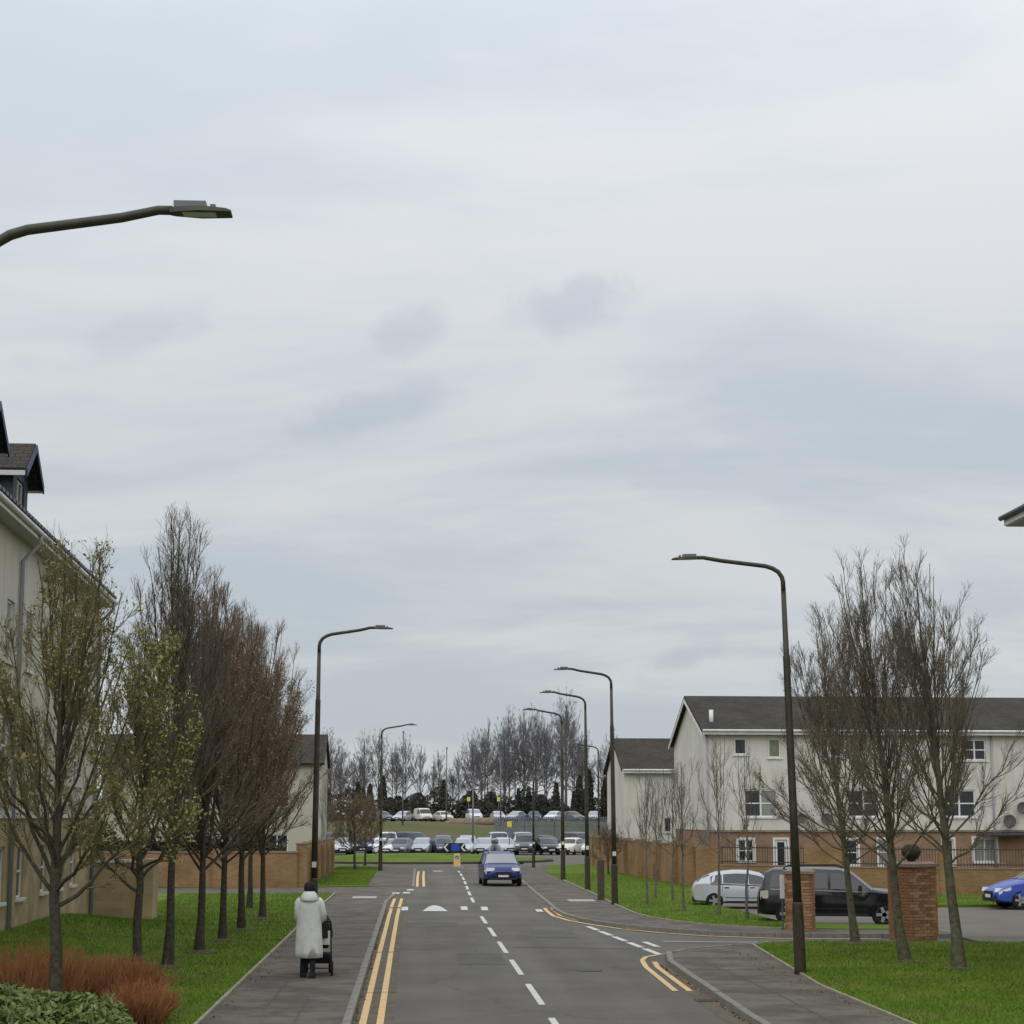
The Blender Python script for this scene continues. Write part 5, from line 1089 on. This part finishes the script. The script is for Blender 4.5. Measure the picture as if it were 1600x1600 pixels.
def place(o, x, y, heading, label, cat='car', group=None, z=0., s=1., name=None, sz=1.):
    """heading: direction of the nose, degrees clockwise from +Y"""
    o.location = (x, y, z); o.rotation_euler = (0, 0, R(90 - heading)); o.scale = (s, s, s * sz); tag(o, label, cat, group)
    if name: o.name = name
    return o
oc = place(make_car('suv', PAINT['blue'], glass='carglass_l'), 3.90, 86.6, 178, 'blue four-wheel-drive car coming towards the camera on the road', z=.09, s=.90, name='moving_car', sz=.92)
# kidney grille and mirrors of the oncoming car
place(make_car('hatch', PAINT['pale'], tail='taillight_c'), 11.55, 66.4, 97, 'silver-white hatchback parked behind the black car, its nose hidden', group='cars in the terrace car park', z=.006, s=.95, sz=.91)
place(make_car('suv', PAINT['black'], tail='taillight_c'), 12.25, 55.9, 104, 'black four-wheel-drive car parked between the two brick piers', group='cars in the terrace car park', z=.006, s=.99, sz=.94)
place(make_car('hatch', PAINT['brightblue']), 21.6, 65.4, 268, 'bright blue hatchback cut off by the right edge of the picture', group='cars in the terrace car park', z=.006)
# far car park: two rows below, one on the terrace
far = {}
def far_car(kind, colr, x, y, hd_, label, z=0., s=1.):
    k = (kind, colr)
    if k not in far: far[k] = o = make_car(kind, PAINT[colr], False, 'carglass_l' if colr in ('white', 'pale', 'silver') else 'carglass')
    else: o = copy_tree(far[k])
    return place(o, x, y, hd_, label, 'van' if kind == 'van' else 'car', 'cars in the far car park', z, s)
def ordinal(n):
    one = 'first second third fourth fifth sixth seventh eighth ninth tenth eleventh twelfth thirteenth fourteenth fifteenth sixteenth seventeenth eighteenth nineteenth'.split()
    if n < 20: return one[n - 1]
    t, u = divmod(n, 10); tens = 'twenty thirty forty fifty sixty seventy'.split()[t - 2]
    return tens + '-' + one[u - 1] if u else tens[:-1] + 'ieth'
ordn = 'first second third fourth fifth sixth seventh eighth ninth tenth eleventh twelfth thirteenth fourteenth fifteenth sixteenth seventeenth eighteenth nineteenth twentieth'.split()
rnd = random.Random(4)
row1 = [('hatch', 'silver'), ('hatch', 'grey'), ('hatch', 'navy'), ('hatch', 'white'), ('hatch', 'pale'), ('suv', 'navy'), ('hatch', 'white'), ('hatch', 'grey'), ('hatch', 'silver'), ('hatch', 'navy'), ('hatch', 'pale'), ('hatch', 'silver'), ('hatch', 'pale'), ('suv', 'grey'), ('hatch', 'black'), ('hatch', 'cream'), ('hatch', 'white')]
for i, (k, c) in enumerate(row1):
    far_car(k, c, -12.6 + i * 1.68 * 1.0 + (0 if i < 15 else .35 * (i - 14)), 158.5 + rnd.uniform(-1.2, 1.2), 180 + rnd.uniform(-16, 16) if i < 15 else 205, f'{c} car in the front row of the far car park, {ordn[i]} from the left', s=.93)
row2 = [('suv', 'silver'), ('hatch', 'white'), ('hatch', 'pale'), ('suv', 'grey'), ('hatch', 'silver'), ('suv', 'white'), ('suv', 'navy'), ('hatch', 'grey'), ('hatch', 'silver'), ('suv', 'pale'), ('suv', 'silver'), ('hatch', 'navy'), ('suv', 'grey')]
for i, (k, c) in enumerate(row2):
    far_car(k, c, -13.4 + i * 2.3 + rnd.uniform(-.3, .3), 167.5 + rnd.uniform(-1.2, 1.2), rnd.choice((0, 180, 150, 90)) + rnd.uniform(-8, 8), f'{c} car in the back row of the far car park, {ordn[i]} from the left')
far_car('van', 'navy', 16.9, 150, 190, 'dark van at the right end of the far car park by the wall')
row3 = [('hatch', 'silver'), ('hatch', 'white'), ('hatch', 'grey'), ('hatch', 'pale'), ('van', 'cream'), ('hatch', 'cream'), ('suv', 'white'), ('hatch', 'pale'), ('hatch', 'silver'), ('hatch', 'navy'), ('hatch', 'white'), ('hatch', 'grey'), ('hatch', 'silver'), ('hatch', 'navy')]
xs3 = [-9.5, -2.2, -.2, 2.0, 4.2, 6.4, 5.2 + 4.6, 12.4, 14.4, 16.4, 18.5, 20.6, 23, 25.4]
for i, (k, c) in enumerate(row3):
    far_car(k, c, xs3[i] - 3.0, 213 + rnd.uniform(-.8, .8), 180 + rnd.uniform(-30, 30), f'{c} {"van" if k == "van" else "car"} on the upper terrace before the tree line, {ordn[i]} from the left', z=2.5, s=.78)

# ------------------------------------------------------------------ far terrain: roundabout island, bank, tree line
isl = MB(); NR, NA = 8, 48
for j in range(NR + 1):
    for k in range(NA):
        r_ = j / NR; a = 2 * math.pi * k / NA; isl.v.append((.4 + 9.2 * r_ * math.cos(a), 136.5 + 8.8 * r_ * math.sin(a), .12 + .42 * (1 - r_ ** 2)))
for j in range(NR):
    for k in range(NA): isl.f.append((j * NA + k, (j + 1) * NA + k, (j + 1) * NA + (k + 1) % NA, j * NA + (k + 1) % NA))
tag(isl.build('roundabout_island', M['grass'], smooth=True), kind='structure')
mb = MB(); mb.lathe([(1.0, -.05), (1.0, .13), (.96, .14)], 48); kb = mb.build('island_kerb', M['post_wood']); kb.location = (.4, 136.5, 0); kb.scale = (9.5, 9.1, 1); tag(kb, kind='structure')
bk = MB(); nb = 40
for i in range(nb + 1):
    x = -80 + 160 * i / nb
    for y_, z_ in ((178, -.05), (186, .5), (196, 2.1), (203, 2.45), (235, 2.5), (330, 3.5)): bk.v.append((x, y_ + 1.2 * math.sin(x * .21), z_ + .12 * math.sin(x * .37 + y_)))
for i in range(nb):
    for j in range(5): a = i * 6 + j; bk.f.append((a, a + 6, a + 7, a + 1))
tag(bk.build('bank', M['bank'], smooth=True), kind='structure')
mb = MB(); mb.add([(-80, 206, 2.6), (80, 206, 2.6), (80, 226, 2.62), (-80, 226, 2.62)], [(0, 1, 2, 3)])
hp = MB()
for k in range(10): hp.lathe([(1.3 - .03 * k, -.2), (1.0, .15), (.5, .38 + .02 * k), (.06, .5)], 9, (4.4 + k * .42 + .2 * math.sin(k * 7), 203 + math.sin(k * 3), 2.4))
tag(hp.build('earth_heap', M['earth'], smooth=True), 'brown heap of earth on the bank above the far car park', 'earth heap')
fn = empty('palisade_fence', (7.4, 174, 0)); tag(fn, 'grey steel palisade fence beyond the far car park on the right', 'fence')
mb = MB(); L = 24
for i in range(int(L / .16)): mb.box((i * .16, 0, 1.55), (.10, .02, 3.0)); 
f_ = mb.build('pales', M['galv'], fn); f_['kind'] = 'stuff'
for z in (.7, 2.2): MB().box((L / 2, .05, z), (L, .05, .06)).build('rail', M['galv'], fn)
for k in range(10): MB().box((k * L / 9, .09, 1.3), (.1, .1, 2.7)).build('post', M['galv'], fn)
TF = [tree_mesh(40 + k, h, h * (.24 + .05 * (k % 3)), .14, 2.3 + .75 * (k % 3), 24, 9, 7, 2, .55 + .1 * (k % 2), 'bark_far', 'twig_far_haze', 2.8, round_=.4 + .12 * (k % 3), low=.7) for k, h in enumerate((13.5, 11, 14.5, 10, 12.5, 13))]
rnd = random.Random(9); nt = 0
xt = -32.
while xt < 36:
    k = rnd.randrange(6); big = smooth01((xt - 2) / 10) * (1 - smooth01((xt - 20) / 14)); s = .80 + .27 * big + rnd.uniform(-.16, .12)
    nt += 1
    tree('bare_tree', TF[k], (xt, 256 + rnd.uniform(-12, 20), 2.4), rnd.uniform(0, 6.2), f'tall bare grey tree in the distant tree line, the {ordinal(nt)} from the left', 'distant tree line', s)
    xt += rnd.choice((.4, .6, .9, 1.2, 1.9))
def conifer_mesh(seed, h, r, n, m, colm=.12):
    rs = np.random.RandomState(seed); z = rs.uniform(0, 1, n) ** 1.15; a = rs.uniform(0, 2 * np.pi, n); q = r * ((1 - z) ** .65 * .92 + .08) * rs.uniform(.55, 1.08, n) * (1 + .18 * np.sin(a * 3 + z * 9))
    C = np.stack([q * np.cos(a), q * np.sin(a), z * h], 1); V, F = leaf_cloud(rs, C, rs.uniform(.18, .36, n))
    t = MB(); t.tube([(0, 0, -.2), (0, 0, h * .5), (0, 0, h * .95)], [.16, .1, .02], 7)
    return t.mesh('trunk', M['bark_far'], True), npmesh('crown', V, F, M[m])
CF = [conifer_mesh(60, 5.8, .8, 1300, 'conifer'), conifer_mesh(61, 4.4, 1.5, 1800, 'conifer'), conifer_mesh(62, 5.0, .7, 1100, 'conifer_b'), conifer_mesh(63, 3.4, 1.9, 1800, 'conifer_b')]
xt = -26.; nt = 0
while xt < 34:
    k = rnd.choice((0, 3, 2, 3, 2, 1, 3)); nt += 1
    tree('evergreen_tree', CF[k], (xt, 238 + rnd.uniform(-4, 6), 2.35), rnd.uniform(0, 6), f'dark evergreen below the distant bare trees, the {ordinal(nt)} from the left', 'evergreens under the tree line', rnd.uniform(.55, 1.15))
    xt += rnd.choice((.7, 1.0, 1.4, 2.2, 3.4))
rs = np.random.RandomState(77); nu = 15000; ux = rs.uniform(-45, 45, nu); uh = 3.1 + .9 * np.sin(ux * .55) + .5 * np.sin(ux * 1.7 + 2)
V, F = leaf_cloud(rs, np.stack([ux, 243 + rs.uniform(-2.5, 2.5, nu), 2.3 + np.maximum(.5, uh) * rs.uniform(0, 1, nu)], 1), rs.uniform(.2, .4, nu))
tag(link('undergrowth', npmesh('undergrowth', V, F, M['conifer_b'])), 'dark tangled undergrowth along the foot of the distant tree line', 'undergrowth', kind='stuff')
# shrubs left of the far car park
for k, (x, y, s, lab) in enumerate([(-9.5, 128, .62, 'brown scrubby bush beyond the far left wall, left one'), (-6.2, 131, .7, 'brown scrubby bush beyond the far left wall, middle one'), (-7.6, 126, .55, 'brown scrubby bush beyond the far left wall, right one')]):
    tree('scrub_bush', (T['small'][0], T['small'][1], T['small'][2]), (x, y, -.1), k * 2., lab, 'scrub beyond the far left wall', s * 1.5, 'bush')
tree('scrub_bush', (T['small'][0], T['small'][1], T['small'][2]), (10.2, 101, .1), 1., 'brown leafless bush against the far right boundary wall', None, .62, 'bush')
# roundabout signs
cs = empty('chevron_sign', (2.95, 134.0, .62)); tag(cs, 'blue and black chevron board on the roundabout island', 'sign')
MB().box((0, 0, .36), (1.45, .05, .58)).build('board', M['sign_black'], cs)
for dx_ in (-.55, .62):
    m_ = MB(); m_.add([(dx_ + .12, -.032, .62), (dx_ - .10, -.032, .36), (dx_ + .12, -.032, .10), (dx_ + .0, -.032, .10), (dx_ - .22, -.032, .36), (dx_ + .0, -.032, .62)], [(0, 1, 4, 5), (1, 2, 3, 4)]); m_.build('white_chevron', M['sign_white'], cs)
MB().box((.04, -.03, .36), (.56, .02, .46)).build('blue_panel', M['sign_blue'], cs)
for dx_ in (-.5, .5): MB().tube([(dx_, .05, -.3), (dx_, .05, .6)], .035, 8).build('post', M['galv'], cs)
bl_ = empty('traffic_bollard', (2.72, 117.5, .0)); bl_.scale = (.9, .9, .82); tag(bl_, 'pale yellow keep-left bollard in the middle of the road end', 'bollard')
mb = MB(); mb.box((0, 0, .07), (.9, 1.6, .15), 0, .92); mb.build('base', M['kerb'], bl_)
mb = MB(); mb.box((0, 0, .58), (.46, .28, .88), 0, .88); mb.build('shell', M['bollard_y'], bl_)
mb = MB(); mb.box((0, 0, 1.035), (.36, .22, .05), 0, .8); mb.build('cap', M['bollard_y'], bl_)
mb = MB(); mb.lathe([(.13, 0), (.13, .012), (.01, .012)], 20, (0, -.150, .80), 'Y'); mb.build('arrow_disc', M['sign_blue'], bl_)
mb = MB(); mb.add([(.06, -.160, .86), (-.02, -.160, .78), (-.02, -.160, .84), (-.08, -.160, .72), (.04, -.160, .72), (.0, -.160, .75), (.08, -.160, .84)], [(0, 1, 5, 6), (2, 3, 4)]); mb.build('arrow', M['sign_white'], bl_)
for k, (x, y, h, lab) in enumerate([(-.95, 196, 9.5, 'thin car park lighting column left of the road end'), (3.6, 205, 8.2, 'thin car park lighting column behind the roundabout sign'), (5.0, 160, 6.6, 'dark lighting column in the front row of far cars'), (9.1, 200, 7.4, 'thin car park lighting column right of the oncoming car')]):
    o = empty('lighting_column', (x, y, 0 if y < 190 else 2.0)); tag(o, lab, 'lighting column', 'car park lighting columns')
    MB().tube([(0, 0, -.2), (0, 0, h * .5), (0, 0, h)], [.09, .07, .05], 8).build('column', M['galv'], o, True)
    MB().box((0, -.2, h + .03), (.25, .6, .08)).build('lantern', M['led_grey'], o)
for k, (x, y, z, lab) in enumerate([(6.2, 214, 2.5, 'small yellow sign on a post on the terrace, left one'), (9.6, 216, 2.5, 'small yellow sign on a post on the terrace, middle one'), (7.9, 158, 0, 'small yellow sign on a post among the front row of far cars')]):
    o = empty('post_sign', (x, y, z)); tag(o, lab, 'sign'); MB().box((0, 0, 2.45), (.36, .04, .45)).build('sign_plate', M['sign_yellow'], o); MB().tube([(0, .05, -.2), (0, .05, 2.7)], .04, 6).build('post', M['galv'], o)
wb_ = empty('white_bollard', (12.0, 123.5, 0)); tag(wb_, 'white bollard at the far end of the right verge', 'bollard'); mb = MB(); mb.lathe([(.2, 0), (.2, .95), (.16, 1.05), (.02, 1.1)], 14); mb.build('shell', M['sign_white'], wb_, True)

# ------------------------------------------------------------------ person with pram
def skin_body(name, verts, edges, rads, m, parent, sub=1, root=0):
    me = bpy.data.meshes.new(name); me.from_pydata(verts, edges, []); o = bpy.data.objects.new(name, me); col.objects.link(o)
    md = o.modifiers.new('skin', 'SKIN'); md.use_smooth_shade = True
    for i, v in enumerate(me.skin_vertices[0].data): v.radius = rads[i] if hasattr(rads[i], '__len__') else (rads[i], rads[i]); v.use_root = (i == root)
    s = o.modifiers.new('sub', 'SUBSURF'); s.levels = sub; s.render_levels = sub
    dg = bpy.context.evaluated_depsgraph_get(); dg.update(); out = bpy.data.meshes.new_from_object(o.evaluated_get(dg)); bpy.data.objects.remove(o)
    out.name = name; out.materials.clear(); out.materials.append(m); out.polygons.foreach_set('use_smooth', [True] * len(out.polygons)); return link(name, out, parent)
pe = empty('person', (-1.93, 37.2, KZ)); pe.scale = (1.0, 1.0, 1.02); tag(pe, 'person seen from behind in a long pale grey coat and black hat, pushing a pram', 'person')
V = [(0, 0, .94), (0, .01, 1.10), (0, .0, 1.28), (0, .01, 1.42), (0, .03, 1.50), (0, .05, 1.60), (0, .05, 1.69),      # 0-6 pelvis to crown
     (-.10, 0, .90), (-.105, .06, .50), (-.10, -.02, .10), (-.10, .12, .04),                                             # 7-10 left leg
     (.10, 0, .90), (.09, -.02, .50), (.085, -.16, .12), (.085, -.04, .05),                                              # 11-14 right leg, trailing
     (-.19, 0, 1.40), (-.215, -.02, 1.13), (-.17, .26, 1.02), (-.15, .36, 1.03),                                          # 15-18 left arm
     (.19, 0, 1.40), (.262, -.02, 1.14), (.24, .26, 1.02), (.22, .36, 1.03)]
E_ = [(0, 1), (1, 2), (2, 3), (3, 4), (4, 5), (5, 6), (0, 7), (7, 8), (8, 9), (9, 10), (0, 11), (11, 12), (12, 13), (13, 14), (3, 15), (15, 16), (16, 17), (17, 18), (3, 19), (19, 20), (20, 21), (21, 22)]
rd = [(.15, .11), (.14, .10), (.15, .11), (.12, .09), .055, .085, .07, .09, .065, .05, .04, .09, .065, .05, .04, .06, .05, .04, .03, .06, .05, .04, .03]
for s, w in ((-1, 18), (1, 22)):      # fingers closed round the pram handle, thumb from the side of the palm
    base = Vector(V[w])
    for k in range(4):
        i = len(V); x = base.x + s * (-.03 + .02 * k); ln = (.055, .06, .056, .046)[k]
        V += [(x, base.y + .04, base.z + .015), (x, base.y + .04 + ln * .6, base.z + .0), (x, base.y + .03 + ln * .5, base.z - .035)]; E_ += [(w, i), (i, i + 1), (i + 1, i + 2)]; rd += [.010, .009, .008]
    i = len(V); V += [(base.x - s * .045, base.y + .02, base.z), (base.x - s * .05, base.y + .055, base.z - .02)]; E_ += [(w, i), (i, i + 1)]; rd += [.011, .009]
skin_body('body', V, E_, rd, M['trousers'], pe, 1)
# coat: elliptical rings down to the calf, with a back vent
rings = []; NP_ = 28
for z, wx, wy, yc in ((1.475, .085, .08, .02), (1.45, .15, .10, .015), (1.40, .215, .13, .0), (1.30, .232, .15, .0), (1.15, .228, .155, .0), (.98, .232, .165, .0), (.80, .240, .18, .0), (.62, .250, .195, -.005), (.46, .258, .205, -.01), (.36, .262, .208, -.01)):
    ring_ = []
    for k in range(NP_):
        a = 2 * math.pi * k / NP_; x = wx * math.cos(a); y_ = yc + wy * math.sin(a)
        fold = 1 + (.035 * math.sin(a * 7 + z * 3) * (1.4 - z)) + .012 * math.sin(z * 34)
        zz = z
        if z < .7 and abs(a - 1.5 * math.pi - .35) < .26: zz = z + (.7 - z) * .75 * (1 - abs(a - 1.5 * math.pi - .35) / .26)
        ring_.append((x * fold, y_ * fold, zz))
    rings.append(ring_)
ct = MB(); ct.loft(rings[::-1]); coat = ct.build('coat', M['coat'], pe, True)
for s in (-1, 1):
    sl_ = MB(); sl_.tube([(s * .155, .0, 1.42), (s * .205, -.005, 1.36), (s * (.215 if s < 0 else .262), -.02, 1.16), (s * (.215 if s < 0 else .262), .02, 1.07), (s * .21, .24, 1.02), (s * .20, .29, 1.02)], [.06, .075, .066, .064, .055, .052], 14); sl_.build('sleeve', M['coat'], coat, True)
hd_ = MB(); hd_.loft([[(wx * math.cos(2 * math.pi * k / 20), yc + wy * math.sin(2 * math.pi * k / 20), z) for k in range(20)] for z, wx, wy, yc in ((1.385, .13, .07, -.10), (1.41, .175, .115, -.06), (1.47, .165, .125, -.035), (1.53, .125, .105, -.01), (1.565, .085, .07, .02))]); hd_.build('hood', M['coat'], coat, True)
ht = MB(); ht.lathe([(.098, 0), (.108, .05), (.105, .11), (.08, .16), (.03, .18)], 18, (0, .045, 1.555)); ht.build('hat', M['black_cloth'], pe, True)
ft = MB(); ft.lathe([(.092, -.1), (.10, 0), (.095, .06), (.06, .09)], 16, (0, .045, 1.57)); ft.build('hair', M['black_cloth'], pe, True)
for (x, y_, rx_) in ((-.10, .08, 0), (.085, -.10, 0)):
    b = MB(); b.loft([[(x + w * cx_, y_ + yo, z) for cx_, yo, z in ((-1, d0, z0), (1, d0, z0), (1, d1, z0), (-1, d1, z0))] for w, d0, d1, z0 in ((.05, -.11, .17, .0), (.052, -.115, .17, .05), (.045, -.10, .06, .10), (.055, -.09, .05, .30))]); b.build('boot', M['black_cloth'], pe)
pr = empty('pram', (-1.79, 37.75, KZ)); tag(pr, 'black pram pushed by the person on the left footway', 'pram')
wm = MB(); wm.lathe([(.085, -.02), (.125, -.022), (.14, -.012), (.14, .012), (.125, .022), (.085, .02)], 22, axis='X'); wme = wm.mesh('wheel', M['tyre'])
hub = MB(); hub.lathe([(.088, -.012), (.088, .012), (.02, .02)], 16, axis='X'); hme = hub.mesh('hub', M['rim_dark'])
for x, y_ in ((-.29, -.16), (.29, -.16), (-.22, .52), (.22, .52)): w = link('wheel', wme, pr, (x, y_, .14)); link('hub', hme, w)
for s in (-1, 1):
    MB().tube([(s * .29, -.16, .14), (s * .26, .1, .42), (s * .22, .52, .14)], .014, 6).build('frame_leg', M['trim'], pr)
    MB().tube([(s * .26, .1, .42), (s * .25, -.05, .80), (s * .25, -.17, 1.02)], .014, 6).build('handle_arm', M['trim'], pr)
MB().tube([(-.25, -.17, 1.02), (.25, -.17, 1.02)], .018, 8).build('handle', M['trim'], pr)
MB().tube([(-.29, -.16, .14), (.29, -.16, .14)], .012, 6).build('axle', M['trim'], pr)
mb = MB(); mb.loft([[(wx * cx_, y_ + 0, z) for cx_, y_, z in ((-1, y0, z0), (1, y0, z0), (1, y1, z0), (-1, y1, z0))] for wx, y0, y1, z0 in ((.22, -.06, .42, .22), (.26, -.12, .46, .34), (.265, -.13, .46, .40))]); mb.build('basket', M['black_cloth'], pr)
mb = MB(); mb.loft([[(wx * cx_, y_ + 0, z) for cx_, y_, z in ((-1, y0, z0), (1, y0, z0), (1, y1, z0), (-1, y1, z0))] for wx, y0, y1, z0 in ((.19, .02, .55, .50), (.235, -.02, .66, .58), (.25, -.03, .70, .74))]); mb.build('seat', M['black_cloth'], pr)
hdp = MB(); NU, NV = 16, 8
for j in range(NV + 1):
    b = math.pi / 2 * j / NV
    for i in range(NU): a = 2 * math.pi * i / NU; hdp.v.append((.285 * math.cos(a) * math.cos(b) ** .6, .16 + .34 * math.sin(a) * math.cos(b) ** .6, .70 + .46 * math.sin(b)))
for j in range(NV):
    for i in range(NU): hdp.f.append((j * NU + i, j * NU + (i + 1) % NU, (j + 1) * NU + (i + 1) % NU, (j + 1) * NU + i))
hdp.build('hood', M['black_cloth'], pr, True)
mb = MB(); mb.box((.16, -.05, .70), (.16, .05, .26)); mb.build('bag', M['plate'], pr)

# ------------------------------------------------------------------ render settings
scn.cycles.max_bounces = 6; scn.cycles.use_denoising = True
